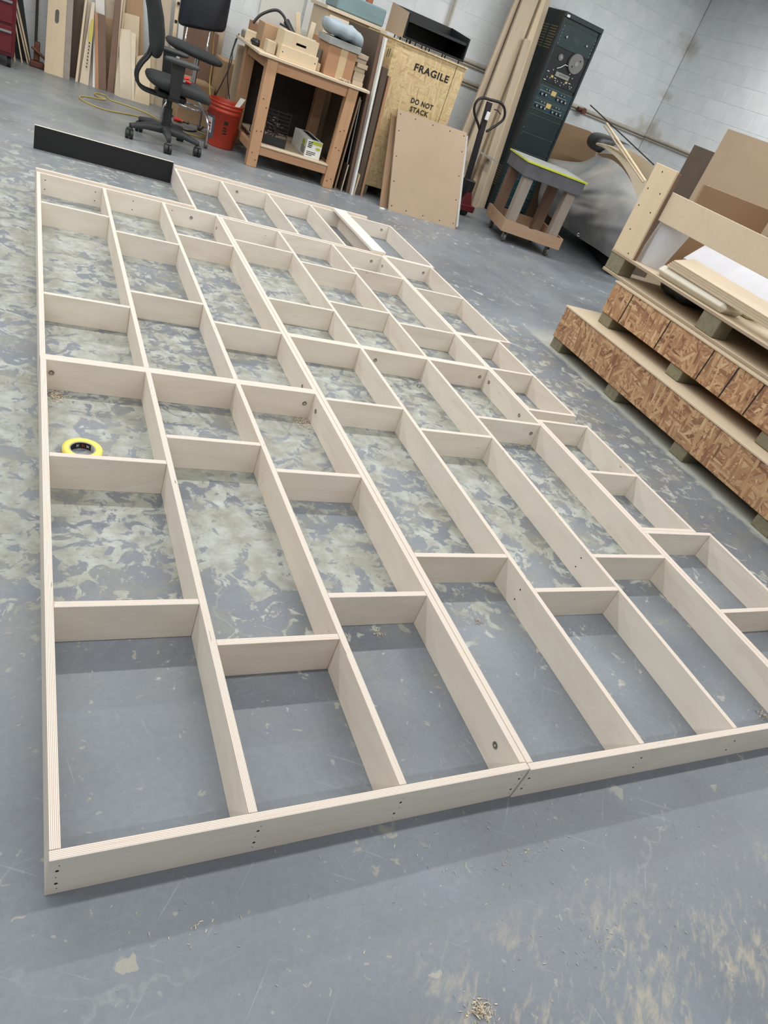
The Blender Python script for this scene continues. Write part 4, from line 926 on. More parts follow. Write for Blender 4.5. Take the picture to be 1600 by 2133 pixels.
# hardboard panels leaning on the crate
def leanq(name, label, mat, q, t, cat='panel', edge=None):
    return buildw(slab(q, t, mie=1 if edge else None), name, [mat, edge] if edge else mat, None, label, cat)
MAT['perf'] = plain('perforated_edge', (170,170,166), .5, .4)
lp = thing('hardboard_sheet', 'square tan hardboard panel with screw dots leaning before the crate', 'panel', (3.5, 6.5, 0))
A_, B_ = fl(809,437), fl(948,477); Ct, Dt = at(973,277,6.84), at(829,227,6.84)
buildw(slab([A_, B_, Ct, Dt], .02), 'sheet', MAT['kraft'], lp)
U = (B_-A_); V = (Dt-A_)
for s_, t__ in [(s_, t__) for s_ in (.04,.96) for t__ in (.05,.3,.55,.8,.96)] + [(s_, t__) for s_ in (.25,.5,.75) for t__ in (.04,.96)]:
    p = A_ + (B_-A_)*s_*(1-t__) + (Ct-Dt)*s_*t__ + V*t__
    buildw(MB().cyl((p.x, p.y-.001, p.z), (p.x, p.y+.003, p.z), .006, n=8), 'screw_dot', MAT['hole'], lp)
p0, p1 = B_ + Vector((.001,0,.02)), Ct + Vector((.001,0,-.03))
pe = buildw(MB().hexa([p0, p0+Vector((.022,0,.01)), p1+Vector((.022,0,.01)), p1], (0,.02,0)), 'perforated_strip', MAT['perf'], lp)
for i in range(26):
    p = p0.lerp(p1, (i+.5)/26) + Vector((.011,-.0008,.005)); buildw(MB().box(p.x-.005, p.x+.005, p.y, p.y+.002, p.z-.007, p.z+.007), 'slot', MAT['white'] , pe)
leanq('hardboard_sheet', 'tan hardboard panel standing just behind the square panel, left edge showing', MAT['kraft2'], [fl(793,432)+Vector((0,.03,0)), fl(838,442)+Vector((0,.03,0)), at(845,250,6.88), at(816,236,6.88)], .012)
pbox('wood_offcut', 'tiny white offcut on the floor at the foot of the leaning panels', 'offcut', 3.02, 3.07, 6.44, 6.47, 0, .015, MAT['white'], .4, .002)

# ------------------------------------------------------------------ pallet jack
pj = thing('pallet_jack', 'pallet jack with a black loop handle and dark red frame', 'pallet jack', (4.42, 7.33, 0))
YJ = 7.38
post = [at(972,385,YJ), at(1022,214,YJ+.06)]
dv = (post[1]-post[0]).normalized(); sd = Vector((1,0,0))
w2 = .028
buildw(MB().hexa([post[0]-sd*w2, post[0]+sd*w2, post[1]+sd*w2, post[1]-sd*w2], (0,.04,0)), 'handle_post', MAT['steel_dk'], pj)
loop = [at(u, v, YJ+.07) for u, v in ((1000,274),(996,258),(989,238),(988.5,222),(995,209),(1006,204),(1022,208),(1040,213),(1049,221),(1052,235),(1048,249),(1034,261),(1013,274))]
buildw(MB().tube(catmull(loop, 5), .014, 8), 'loop_handle', MAT['steel_dk'], pj)
buildw(MB().tube([at(1029,228,YJ+.04), at(1037,230,YJ+.02), at(1043,238,YJ+.02)], .006, 6), 'release_lever', MAT['steel_dk'], pj)
p = at(1018,243,YJ+.0); buildw(MB().cbox(p.x-.022, p.x+.022, YJ+.02, YJ+.035, p.z-.04, p.z+.04, .004), 'sticker', MAT['white'], pj)
buildw(MB().cbox(4.33, 4.45, 7.33, 7.44, .22, .36, .012).cyl((4.39,7.36,.10), (4.39,7.36,.30), .05), 'pump', MAT['steel_dk'], pj)
buildw(MB().hexa([(4.33,7.28,.10),(4.47,7.28,.10),(4.43,7.30,.24),(4.37,7.30,.24)], (0,.12,0)).cbox(4.24, 4.50, 7.24, 7.36, .055, .12, .006), 'frame', MAT['red'], pj)
for x in (4.02, 4.32): buildw(MB().cbox(x, x+.15, 7.37, 8.3, .05, .09, .01), 'fork', MAT['red'], pj)
buildw(MB().cyl((4.36,7.31,.05), (4.44,7.31,.05), .05, n=18), 'steer_wheel', MAT['rubber'], pj)
for x in (4.06, 4.36): buildw(MB().cyl((x, 8.2, .04), (x+.07, 8.2, .04), .04, n=14), 'load_wheel', MAT['rubber'], pj)

# ------------------------------------------------------------------ long lumber leaning in the corner by the rack
LB = 'long lumber leaning beside the rack'
def lum(label, tl, tr, bl, br, mat, t, yt, yb, name='lumber_board'):
    lean(name, label, MAT[mat], bl, br, tl, tr, t, yt, yb, cat='lumber', group=LB)
V0 = -60
def ln(u0, u1, v1, v): return u0 + (u1-u0)*(v/v1)
def lm(label, a0, a1, b0, b1, mat, t, yt, yb, v1=268):
    lum(label, (ln(a0,a1,v1,V0), V0), (ln(b0,b1,v1,V0), V0), (a1, v1), (b1, v1), mat, t, yt, yb)
lm('long grey lumber board nearest the crate', 1073, 966, 1083, 980, 'poplar', .03, 8.34, 8.12)
lm('long darker lumber board second from the crate', 1083, 980, 1090, 992, 'grey_board', .03, 8.38, 8.16)  # drawn in the darker grey board colour
lm('wide pale lumber board behind the pallet jack handle', 1089, 988, 1122, 1020, 'poplar', .035, 8.30, 8.06)
lm('narrow lumber board with a dark gap right of the wide pale board', 1122, 1022, 1130, 1030, 'poplar', .03, 8.34, 8.12)
lm('long light lumber board second from the rack', 1129, 1028, 1138, 1050, 'ply_v', .03, 8.28, 8.02)
lm('long lumber board touching the rack side', 1138, 1050, 1148, 1062, 'poplar', .03, 8.32, 8.08)
lum('shorter lumber board with its end showing in front of the rest', (1094,80), (1106,85), (1034,268), (1047,268), 'poplar', .03, 8.18, 7.96)
a, b_ = at(996,316,7.9), at(1033,338,7.9); buildw(MB().hexa([a, b_, b_+Vector((0,0,.018)), a+Vector((0,0,.018))], (0,.10,0)), 'cross_batten', MAT['dustgrey'], None, 'short grey batten across the lumber beside the pallet jack', 'batten')

# ------------------------------------------------------------------ wall conduits
for z_, x0, x1, lb in ((1.375, 3.6, WX-.03, 'beige conduit pipe along the back wall, upper run'), (1.182, 3.6, 5.2, 'beige conduit pipe along the back wall, lower run behind the crate')):
    t = thing('conduit_pipe', lb, 'pipe', (x0, WY-.04, z_))
    buildw(MB().cyl((x0, WY-.035, z_), (x1, WY-.035, z_), .020, n=12).cyl((x0, WY-.025, z_-.036), (x1, WY-.025, z_-.036), .010, n=8), 'pipe', MAT['conduit'], t)
    for x in [x0+.3+k*1.2 for k in range(int((x1-x0)//1.2))]: buildw(MB().cbox(x, x+.03, WY-.06, WY-.004, z_-.05, z_+.026, .003), 'bracket', MAT['conduit'], t)
t = thing('conduit_pipe', 'beige conduit pipe along the right wall', 'pipe', (WX-.04, 7.5, 1.385))
buildw(MB().cyl((WX-.035, 5.0, 1.38), (WX-.035, WY-.06, 1.38), .020, n=12).cyl((WX-.025, 5.0, 1.344), (WX-.025, WY-.06, 1.344), .010, n=8), 'pipe', MAT['conduit'], t)
a = at(1212,224,8.56); t = thing('pipe_valve', 'small rusty valve on the wall pipe right of the rack', 'valve', (a.x, WY-.05, 1.36))
buildw(MB().cyl((a.x-.06, WY-.07, 1.36), (a.x+.06, WY-.07, 1.36), .025, n=12).cyl((a.x, WY-.07, 1.36), (a.x, WY-.14, 1.36), .012), 'valve_body', MAT['rust'], t)
buildw(MB().cyl((a.x, WY-.145, 1.36), (a.x, WY-.135, 1.36), .035, n=14), 'hand_wheel', MAT['rust'], t)
a, b_ = at(947,0,WY-.03), at(930,75,WY-.03); buildw(MB().cyl((a.x+.02, WY-.03, a.z+.6), (a.x+.02, WY-.03, 1.42), .012, n=8).cyl((a.x-.015, WY-.03, a.z+.6), (a.x-.015, WY-.03, 1.42), .008, n=8), 'conduit_riser', MAT['conduit'], None, 'pair of thin vertical conduits on the wall above the shelf unit', 'pipe')
# ------------------------------------------------------------------ equipment rack
RX0, RX1, RY0, RY1, RZ = 5.178, 5.735, 8.06, 8.57, 2.148
rk = thing('equipment_rack', 'tall dark green equipment rack with a tape reel and rows of knobs', 'equipment rack', ((RX0+RX1)/2, (RY0+RY1)/2, 0))
buildw(MB().cbox(RX0, RX1, RY0, RY1, 0, RZ, .008), 'cabinet', MAT['rackgreen'], rk)
def rp(cx, cy, y=RY0): return at(1050+cx/7.273, cy/7.273, y)
YF = RY0
def plate(name, x0, x1, z0, z1, mat, d=.006, parent=rk, c=.0015, y=YF): return buildw(MB().cbox(x0, x1, y-d, y-.0003, z0, z1, c), name, mat, parent)
ix0, ix1 = RX0+.035, RX1-.03
zt = rp(905,330).z; zd = rp(770,680).z; zm = rp(560,1200).z; z1 = rp(545,1260).z; z2 = rp(460,1465).z; z3 = rp(400,1625).z; z4 = rp(370,1690).z
top = plate('blank_panel', ix0, ix1, zd+.004, zt, plain('panel_green', (30,48,50), .4, var=.1), .008)
buildw(MB().cbox(RX0, RX1, YF-.02, YF-.0004, RZ-.05, RZ, .006).cbox(RX0, ix0-.002, YF-.02, YF-.0004, .02, RZ-.0505, .004).cbox(ix1+.002, RX1, YF-.02, YF-.0004, .02, RZ-.0505, .004), 'front_frame', MAT['rackgreen'], rk)
for cx, cy in ((935,555), (1235,695)):
    p = rp(cx, cy); buildw(MB().cyl((p.x, YF-.03, p.z), (p.x, YF-.008, p.z), .011, .013, 12), 'knob', MAT['chrome'], top)
p = rp(1090,610); plate('window', p.x-.045, p.x+.045, p.z-.035, p.z+.035, plain('smoked_window', (52,62,64), .2), .0098, top)
for i in range(6):
    for x in (ix0+.012, ix1-.012):
        z_ = zd+.03+(zt-zd-.06)*i/5; buildw(MB().cyl((x, YF-.0105, z_), (x, YF-.008, z_), .004, n=8), 'rack_screw', MAT['chrome'], top)
p = rp(970,240); plate('maker_badge', p.x-.022, p.x+.018, p.z-.012, p.z+.012, MAT['white'], .0215)
deck = plate('tape_deck', ix0, ix1, zm+.002, zd, MAT['panelblk'], .008)
p = rp(1070,965); rc = Vector((p.x, YF, p.z))
rl = buildw(MB().cyl((p.x, YF-.034, p.z), (p.x, YF-.028, p.z), .098, n=40).cyl((p.x, YF-.0278, p.z), (p.x, YF-.012, p.z), .06, n=32).cyl((p.x, YF-.0118, p.z), (p.x, YF-.0085, p.z), .098, n=40), 'tape_reel', MAT['reel'], deck)
buildw(MB().cyl((p.x, YF-.040, p.z), (p.x, YF-.0345, p.z), .024, n=20), 'reel_hub', MAT['galv'], deck)
for a in (.75, .75+math.pi):
    q = (p.x+.055*math.cos(a), p.z+.055*math.sin(a)); buildw(MB().prism([(q[0]+.015*math.cos(b2), YF-.0352, q[1]+.015*math.sin(b2)) for b2 in (a, a+2.1, a+4.2)], (0,.0008,0)), 'reel_window', MAT['ink'], deck)
p = rp(850,865); buildw(MB().cyl((p.x, YF-.02, p.z), (p.x, YF-.0085, p.z), .032, n=24), 'reel_hub', MAT['reel'], deck); buildw(MB().cyl((p.x, YF-.026, p.z), (p.x, YF-.0205, p.z), .014, n=16), 'hub_cap', MAT['galv'], deck)
pts = [rp(790,1030), rp(850,1015), rp(915,978), rp(960,1000)]
buildw(MB().tube([(q.x, YF-.018, q.z) for q in pts], .004, 6), 'tape_path', MAT['white'], deck)
q0, q1 = rp(770,1100), rp(965,1190); plate('head_cover', q0.x, q1.x, (q0.z+q1.z)/2-.028, (q0.z+q1.z)/2+.022, MAT['galv'], .03, deck, .004)
q0, q1 = rp(825,1120), rp(940,1165)
for i in range(6):
    q = q0.lerp(q1, i/5); buildw(MB().box(q.x-.004, q.x+.004, YF-.0315, YF-.0302, q.z-.012, q.z+.004), 'head_slot', MAT['ink'], deck)
for cx, cy in ((640,1155),(680,1175),(760,1215),(795,1225),(768,1245),(855,1250),(890,1275),(975,1310),(1005,1320),(980,1340),(735,1050),(985,1120),(1020,1185),(835,1290)):
    p = rp(cx, cy); buildw(MB().cyl((p.x, YF-.02, p.z), (p.x, YF-.0085, p.z), .007, n=10), 'knob', MAT['chrome'], deck)
for cx, cy in ((725,1155), (935,1250)): p = rp(cx, cy); plate('level_meter', p.x-.016, p.x+.016, p.z-.012, p.z+.012, MAT['meter'], .0095, deck)
for cx, cy in ((668,1070), (612,1195), (770,1180), (985,1265)): p = rp(cx, cy); plate('legend_bar', p.x-.016, p.x+.016, p.z-.004, p.z+.002, MAT['white'], .0092, deck, .0004)
for k, (za, zb, dx, dy) in enumerate(((z2+.003, z1, 0, 0), (z3, z2-.001, -80, 187))):
    md = plate('knob_module', ix0, ix1, za, zb, MAT['panelteal'], .010)
    for a, b2 in (((540,1350),(695,1412)), ((790,1460),(940,1522))):
        q0, q1 = rp(a[0]+dx, a[1]+dy), rp(b2[0]+dx, b2[1]+dy); zz_ = (q0.z+q1.z)/2; plate('silver_line', q0.x, q1.x, zz_-.003, zz_+.003, MAT['galv'], .0115, md, .0004)
    p = rp(745+dx, 1420+dy); plate('amber_meter', p.x-.034, p.x+.034, p.z-.024, p.z+.024, MAT['meter'], .016, md)
    ks = [(555,1410),(615,1430),(790,1505),(850,1530),(905,1555)]
    if k: ks = [(555,1400),(620,1425),(675,1450),(790,1505),(850,1530),(905,1555)]
    for cx, cy in ks:
        p = rp(cx+dx, cy+dy); kb = buildw(MB().cyl((p.x, YF-.022, p.z), (p.x, YF-.0102, p.z), .016, n=16), 'knob_skirt', MAT['steel_dk'], md); buildw(MB().cyl((p.x, YF-.036, p.z), (p.x, YF-.0222, p.z), .011, n=14), 'knob', MAT['chrome'], md)
    for cx, cy in ((630,1345),(672,1362),(850,1440),(892,1458)):
        p = rp(cx+dx, cy+dy); buildw(MB().cyl((p.x, YF-.03, p.z), (p.x, YF-.0102, p.z), .007, n=10), 'switch_knob', MAT['chrome'], md)
    buildw(MB().box(ix0+.003, ix1-.003, YF-.0112, YF-.0101, zb-.005, zb-.003), 'silver_edge', MAT['galv'], md)
    buildw(MB().box(ix0+.003, ix1-.003, YF-.0112, YF-.0101, za+.003, za+.005), 'silver_edge', MAT['galv'], md)
plate('blank_panel', ix0, ix1, z4+.002, z3-.004, MAT['rackgreen'], .007)
zz_ = z4
for h_ in (.20, .20, .18):
    pn = plate('blank_panel', ix0, ix1, zz_-h_+.003, zz_, MAT['rackgreen'], .007)
    buildw(MB().box(ix0+.004, ix1-.004, YF-.0082, YF-.0071, zz_-.004, zz_-.002), 'silver_edge', MAT['galv'], pn)
    for x in (ix0+.012, ix1-.012):
        for z_ in (zz_-.03, zz_-h_+.04): buildw(MB().cyl((x, YF-.0095, z_), (x, YF-.007, z_), .004, n=8), 'rack_screw', MAT['chrome'], pn)
    zz_ -= h_
for i in range(4):
    pn = plate('lower_module', ix0, ix1, .10+i*.11, .205+i*.11, MAT['panelteal'], .008)
    buildw(MB().box(ix0+.004, ix1-.004, YF-.0092, YF-.0081, .105+i*.11, .108+i*.11), 'silver_edge', MAT['galv'], pn)
    for x in (ix0+.03, ix1-.03): buildw(MB().cyl((x, YF-.03, .155+i*.11), (x, YF-.0081, .155+i*.11), .010, n=10), 'knob', MAT['chrome'], pn)
MAT['ventdim'] = plain('vent_opening', (112,102,78), .6)
for g_, (y0, y1) in enumerate(((8.10, 8.24), (8.28, 8.42))):
    for i in range(9):
        for zb in (1.78, .30) if g_ == 0 else (1.78,):
            buildw(MB().box(RX0-.0015, RX0-.0002, y0, y1, zb+i*.026, zb+i*.026+.010), 'vent_slot', MAT['ventdim'], rk)

# brown board with a rounded corner behind the rack
pts = [at(u, v, 8.45) for u, v in ((1120,385),(1178,256),(1228,273),(1240,281),(1246,291),(1247,303),(1235,345),(1205,420))]
pts = [(5.76, 8.45, 0), (5.76, 8.45, 1.16)] + [tuple(p) for p in pts[1:6]] + [(6.70, 8.45, .95), (6.70, 8.45, 0)]
buildw(MB().prism(pts, (0,.018,0)), 'rounded_board', MAT['kraft2'], None, 'brown hardboard with a rounded corner behind the rack', 'board')

# ------------------------------------------------------------------ rolling cart
ct = thing('rolling_cart', 'small wooden cart on casters with lime tape around its grey top', 'cart', (4.43, 6.50, 0), math.radians(-14.5))
W = .655
MAT['trayply'] = wood('tray_plywood', (176,146,120), (148,112,86), 0, .65)
MAT['wornleg'] = wood('dusty_lumber', (150,140,130), (118,100,86), 2, .7)
def cp(mb, name, mat, parent=ct, loc=None): return mb.build(name, mat, parent, loc)
cp(MB().cbox(0, W, 0, W, .655, .782, .003), 'top_block', MAT['greytop'])
tp = cp(MB().cbox(-.012, W+.012, -.012, W+.012, .7825, .798, .003), 'tabletop', MAT['dustgrey'])
cp(MB().box(-.0145, W+.0145, -.0145, -.0122, .783, .7985).box(-.0145, -.0122, -.0121, W+.0121, .783, .7985).box(-.0121, W+.0145, -.0121, .008, .7983, .7992), 'edge_tape', MAT['yellowtape'], ct)
for x, y_ in ((.03,.03),(W-.13,.03),(.03,W-.13),(W-.13,W-.13)):
    cp(MB().cbox(x, x+.10, y_, y_+.10, .128, .6545, .003), 'leg', MAT['brown'] if y_ > .3 else MAT['wornleg'])
cp(MB().cbox(0.02, W+.02, 0.02, W+.02, .107, .127, .002), 'base_board', MAT['ply_h'])
for nm, q in (('tray_side', (.02, W+.02, .002, .0195)), ('tray_side', (.02, W+.02, W+.0205, W+.038)), ('tray_side', (.002, .0195, .002, W+.038)), ('tray_side', (W+.0205, W+.038, .002, W+.038))):
    if nm and q[2] == .002 and q[1] > .5 and q[3] < .05:
        cp(MB().prism([(q[0],q[2],.107),(q[1],q[2],.107),(q[1],q[2],.222),(.36,q[2],.222),(.33,q[2],.214),(.29,q[2],.214),(.27,q[2],.223),(q[0],q[2],.228)], (0, q[3]-q[2], 0)), nm, MAT['trayply'])
    else: cp(MB().box(q[0], q[1], q[2], q[3], .107, .225), nm, MAT['trayply'])
for x, y_ in ((.08,.07),(W-.06,.07),(.08,W-.06),(W-.06,W-.06)):
    k = cp(MB().cyl((x-.013,y_,.045), (x+.013,y_,.045), .045, n=18), 'caster', MAT['caster'])
    cp(MB().box(x-.019,x-.015,y_-.02,y_+.02,.04,.1).box(x+.015,x+.019,y_-.02,y_+.02,.04,.1).cbox(x-.03,x+.03,y_-.035,y_+.035,.1,.1065,.001), 'caster_fork', MAT['galv'], k)

# ------------------------------------------------------------------ tarp covered machine
random.seed(11)
def tarp_pt(u, v, y): return at(u, v, y)
# rows run from the hem up over the hump; measured silhouette, distances grow towards the top
rows = [
 [(1120,425,8.10),(1150,455,7.75),(1179,476,7.30),(1210,498,6.95),(1240,517,6.60),(1268,536,6.30),(1300,560,6.05)],
 [(1122,405,8.10),(1152,428,7.70),(1182,448,7.22),(1214,468,6.86),(1246,484,6.52),(1276,500,6.24),(1310,520,5.98)],
 [(1128,380,8.12),(1156,398,7.70),(1188,415,7.22),(1222,430,6.86),(1256,442,6.54),(1286,452,6.28),(1322,470,6.02)],
 [(1132,355,8.15),(1162,366,7.76),(1196,380,7.32),(1230,390,6.98),(1266,398,6.70),(1298,404,6.46),(1334,420,6.2)],
 [(1138,338,8.20),(1170,345,7.90),(1204,352,7.60),(1238,355,7.30),(1272,358,7.05),(1306,366,6.84),(1342,380,6.6)],
 [(1146,330,8.28),(1178,336,8.08),(1212,338,7.90),(1240,326,7.70),(1266,312,7.50),(1300,306,7.34),(1350,330,7.0)],
 [(1150,331,8.36),(1184,337,8.32),(1216,337,8.26),(1244,324,8.16),(1272,310,8.02),(1304,302,7.9),(1352,322,7.6)]]
G = [[tarp_pt(*p) for p in r] for r in rows]
# refine by catmull-rom in both directions, then add folds along the surface
G2 = [catmull(r, 11) for r in G]; cols = list(zip(*G2)); cols = [catmull(list(c_), 11) for c_ in cols]; G3 = [list(r) for r in zip(*cols)]
NI, NJ = len(G3)-1, len(G3[0])-1
folds = [(.16,.30,.44,.80,.040,.050),(.26,.20,.50,.62,.035,-.040),(.34,.15,.58,.70,.045,.045),(.42,.45,.50,.95,.030,-.035),(.20,.55,.30,.98,.030,.035),(.48,.10,.66,.55,.040,.035),(.10,.62,.24,.70,.025,-.030),(.02,.36,.30,.40,.030,.040),(.03,.55,.22,.52,.025,-.028),(.55,.60,.72,.98,.045,.030),(.30,.30,.34,.66,.018,-.030),(.38,.35,.47,.78,.018,.028)]
for i, r in enumerate(G3):
    for j, p in enumerate(r):
        a, b_ = i/NI, j/NJ; f1 = .008*math.sin(b_*17+a*9)
        for a0, b0, a1, b1, w_, am in folds:
            dx, dy = a1-a0, b1-b0; q = max(0, min(1, ((a-a0)*dx+(b_-b0)*dy)/(dx*dx+dy*dy)))
            f1 += am*math.exp(-((a-a0-q*dx)**2+((b_-b0-q*dy)*.6)**2)/(w_*w_))*math.sin(math.pi*(.1+.8*q))
        p.x -= f1*.7; p.y -= f1*.7
bt = [p.copy() for p in G3[-1]]
back = [[Vector((p.x+.1, min(p.y+.05, 8.40), max(.25, p.z-.45))) for p in bt], [Vector((p.x+.12, min(p.y+.06, 8.41), .22)) for p in bt]]
tm = thing('tarp_covered_machine', 'machine hidden under a dusty grey tarp beside the rolling cart', 'machine', (6.3, 7.2, 0))
def mk_tarp():
    tt = NT('dusty_tarp'); v = tt.coord('Object', rnd=0.0); a_ = tt.noise(v, 1.8, 5, .6, .5); b2 = tt.noise(v, 7.0, 4, .6)
    sp = tt.n('ShaderNodeSeparateXYZ'); tt.l(v, sp.inputs[0])
    col = tt.ramp(a_, [(.3, lin((126,128,130))), (.5, lin((144,145,144))), (.68, lin((162,158,148)))])
    col = tt.mix(tt.ramp(b2, [(.5, 0.0), (.72, .4)]), col, lin((168,164,152)))
    tt.bump(b2, .3, .01); return tt.done(col, .8)
MAT['tarp'] = mk_tarp()
mb = MB(); mb.grid(G3 + back); buildw(mb, 'tarp', MAT['tarp'], tm)
hem = G3[0]
buildw(MB().prism([(5.9,6.35,.03),(6.1,6.28,.03),(7.2,7.6,.03),(7.2,8.3,.03),(6.9,8.4,.03)], (0,0,.85)), 'machine_body', MAT['panelblk'], tm)
for x, y_ in ((5.98,6.38),(7.12,7.65),(6.95,8.25)): buildw(MB().cyl((x,y_,0), (x,y_,.03), .03, n=10), 'foot', MAT['rubber'], tm)
e_ = at(1206,488,6.93); buildw(MB().lathe([(.012,0),(.02,0),(.02,.004),(.012,.004),(.012,0)], 14), 'grommet', MAT['chrome'], tm); 
bpy.data.objects[[o.name for o in tm.children if o.name.startswith('grommet')][0]].location = e_ - tm.location + Vector((-.03,-.035,0)); bpy.data.objects[[o.name for o in tm.children if o.name.startswith('grommet')][0]].rotation_euler = (math.radians(80),0,math.radians(-40))
# bag and hood on top of the machine
buildw(cushion(at(1274,314,7.9).x, 7.95, at(1274,314,7.9).z+.03, .62, .36, .22, n=14, m=10), 'plastic_bag', plain('crumpled_black_bag', (58,60,60), .25, var=.4, scale=16, bump=.8), None, 'crumpled black bag on top of the tarp covered machine', 'bag')
# veneer sheets drooping over the machine
def veneer(label, top, bot, wpx, y0, y1, sag, mat='ply_v', n=10, y2=None):
    P = []
    for i in range(n+1):
        s_ = i/n; a_ = [Vector(q) for q in top]; 
        c1 = a_[0]*(1-s_)**2 + a_[1]*2*s_*(1-s_) + a_[2]*s_*s_
        b_ = [Vector(q) for q in bot]; c2 = b_[0]*(1-s_)**2 + b_[1]*2*s_*(1-s_) + b_[2]*s_*s_
        y_ = y0 + (y1-y0)*s_
        P.append([at(c1.x, c1.y, y_), at(c2.x, c2.y, y_+.05)])
    Q = [[p + Vector((0,.004,.004)) for p in r] for r in P]
    mb = MB(); mb.grid([r[::-1] for r in P]); mb.grid(Q)
    for j in (0, 1): mb.grid([[P[i][j], Q[i][j]] for i in range(n+1)] if j == 0 else [[Q[i][j], P[i][j]] for i in range(n+1)])
    return buildw(mb, 'veneer_sheet', MAT[mat], None, label, 'veneer', 'veneer sheets drooping over the tarp')
veneer('pinkish veneer sheet spread under the other sheets', [(1240,320),(1292,316),(1318,345)], [(1256,328),(1290,330),(1316,380)], 0, 7.05, 6.25, 0, 'card2')
veneer('wide veneer sheet reaching up to the crate post', [(1300,308),(1330,322),(1362,346)], [(1290,312),(1325,345),(1352,388)], 0, 6.9, 5.85, 0, 'ply_w')
veneer('veneer sheet with the lowest drooping curl', [(1243,298),(1318,306),(1348,385)], [(1241,301),(1304,322),(1327,413)], 0, 6.8, 5.70, 0, 'ply_w')
veneer('narrow veneer strip lying uppermost with a straight edge', [(1258,300),(1308,318),(1347,372)], [(1258,303),(1303,322),(1344,380)], 0, 6.7, 5.6, 0, 'ply_v')
for (a, b2, r_, mt, lb) in (((1230,219),(1362,343),.006,'steel_dk','long thin dark rod leaning over the tarp'), ((1264,257),(1345,378),.012,'ply_v','pale thin stick leaning over the tarp, upper one'), ((1259,262),(1340,380),.009,'poplar','pale thin stick leaning over the tarp, lower one')):
    buildw(MB().cyl(at(*a, 7.2), at(*b2, 5.4), r_, n=8), 'thin_rod', MAT[mt], None, lb, 'rod', 'rods over the machine')

# ------------------------------------------------------------------ strand board boxes on the right
def osb_box(label, x, y1, y0, z0, z1, depth, feet, lines=(), fh=.07):
    t = thing('particle_board_box', label, 'wooden box', (x+depth/2, (y0+y1)/2, z0))
    L = y1-y0
    # local x runs along the box so the strands lie on its long face
    o = MB().cbox(0, L, 0, depth, 0, z1-z0-fh-.012, .003).build('box_body', MAT['osb'], t); o.location = (x-t.location.x, y1-t.location.y, fh); o.rotation_euler = (0,0,-math.pi/2)
    o.location = (x-t.location.x, y1-t.location.y, fh)
    l = MB().cbox(0, L+.012, 0, depth+.012, 0, .012, .002).build('lid', MAT['ply_h'], t); l.location = (x-.006-t.location.x, y1+.006-t.location.y, z1-z0-.0118); l.rotation_euler = (0,0,-math.pi/2)
    for ya in feet:
        f_ = MB().cbox(0, depth-.02, 0, .115, 0, fh-.0005, .004).build('runner', MAT['treated'], t); f_.location = (x+.008-t.location.x, ya-.115-t.location.y, 0)
    for yy in lines:
        k = MB().box(-.004, .004, -.0016, -.0003, 0.004, z1-z0-fh-.016).build('panel_joint', MAT['hole'], t); k.location = (x-t.location.x, yy-t.location.y, fh); k.rotation_euler = (0, math.radians(2), -math.pi/2)
    return t
osb_box('long strand board box lying lowest in the stack on the right', 3.290, 3.742, 1.15, 0, .292, 1.15, (3.735, 3.08, 2.43, 1.78))
bl_ = [atx(*(1100+c_/3.2, 550+d_/3.2), 3.405).y for c_, d_ in ((600,395),(838,573),(1108,782),(1268,895),(1425,1015))]
bl2 = [atx(*(1100+c_/3.2, 550+d_/3.2), 3.405).y for c_, d_ in ((700,195),(948,368),(1238,573),(1400,685),(1568,805))]
osb_box('long strand board box with dark joint lines, second in the stack on the right', 3.405, 3.552, 1.05, .2935, .568, 1.0, (3.545, 2.84, 2.1, 1.4), [(a+b_)/2 for a, b_ in zip(bl_, bl2)])
# cradle: two plywood decks with blocks, end post and side board
DX, DY1, DY0, DD = 3.44, 3.765, 1.0, 1.15
cd = thing('plywood_cradle', 'plywood pallet cradle with an upright end board, topmost on the strand board boxes', 'pallet', (DX+DD/2, (DY0+DY1)/2, .5685))
def cdp(mb, name, mat): return buildw(mb, name, mat, cd)
MAT['lidply'] = wood('pale_lid_plywood', (204,188,162), (184,164,138), 0, .65, strength=.4)
def deck(z, nm):
    o = MB().cbox(0, DY1-DY0, 0, DD, 0, .018, .0015); o2 = o.build(nm, [MAT['ply_h']], cd); o2.location = (DX-cd.location.x, DY1-cd.location.y, z-cd.location.z); o2.rotation_euler = (0,0,-math.pi/2)
    for i in range(3):
        e = MB().box(0, DY1-DY0-.01, -.0008, -.0001, .003+i*.005, .0045+i*.005).build('ply_line', MAT['brown'], cd); e.location = o2.location; e.rotation_euler = o2.rotation_euler
deck(.5695, 'lower_deck'); deck(.692, 'upper_deck')
for yy in (3.765, 2.86, 1.95, 1.25):
    for xx in (DX+.004, DX+.55, DX+1.02):
        cdp(MB().cbox(xx, xx+.12, yy-.15, yy-.003, .588, .6915, .004), 'spacer_block', MAT['treated'])
cdp(MB().cbox(DX+.002, DX+.020, 3.563, 3.763, .7105, 1.248, .0015), 'end_post', MAT['ply_v'])
cdp(MB().cbox(DX+.0205, DX+.038, 3.555, 3.575, .7105, 1.24, .001), 'post_backing', MAT['brown'])
cdp(MB().cbox(DX+.0385, DX+.056, 1.0, 3.562, .972, 1.140, .0015), 'side_board', MAT['ply_h'])
cdp(MB().cbox(DX+.40, DX+1.12, 3.70, 3.718, .7105, 1.235, .0015), 'end_board', MAT['kraft2'])
cdp(MB().cbox(DX+1.10, DX+1.118, 1.0, 3.69, .7105, 1.0, .0015), 'far_side_board', MAT['kraft2'])
for u, v in ((1380,358),(1350,392),(1375,404),(1331,427),(1355,443),(1313,477),(1309,528)):
    p = atx(u, v, DX+.002); cdp(MB().cyl((p.x-.0008,p.y,p.z), (p.x+.002,p.y,p.z), .005, n=8), 'screw_hole', MAT['hole'])
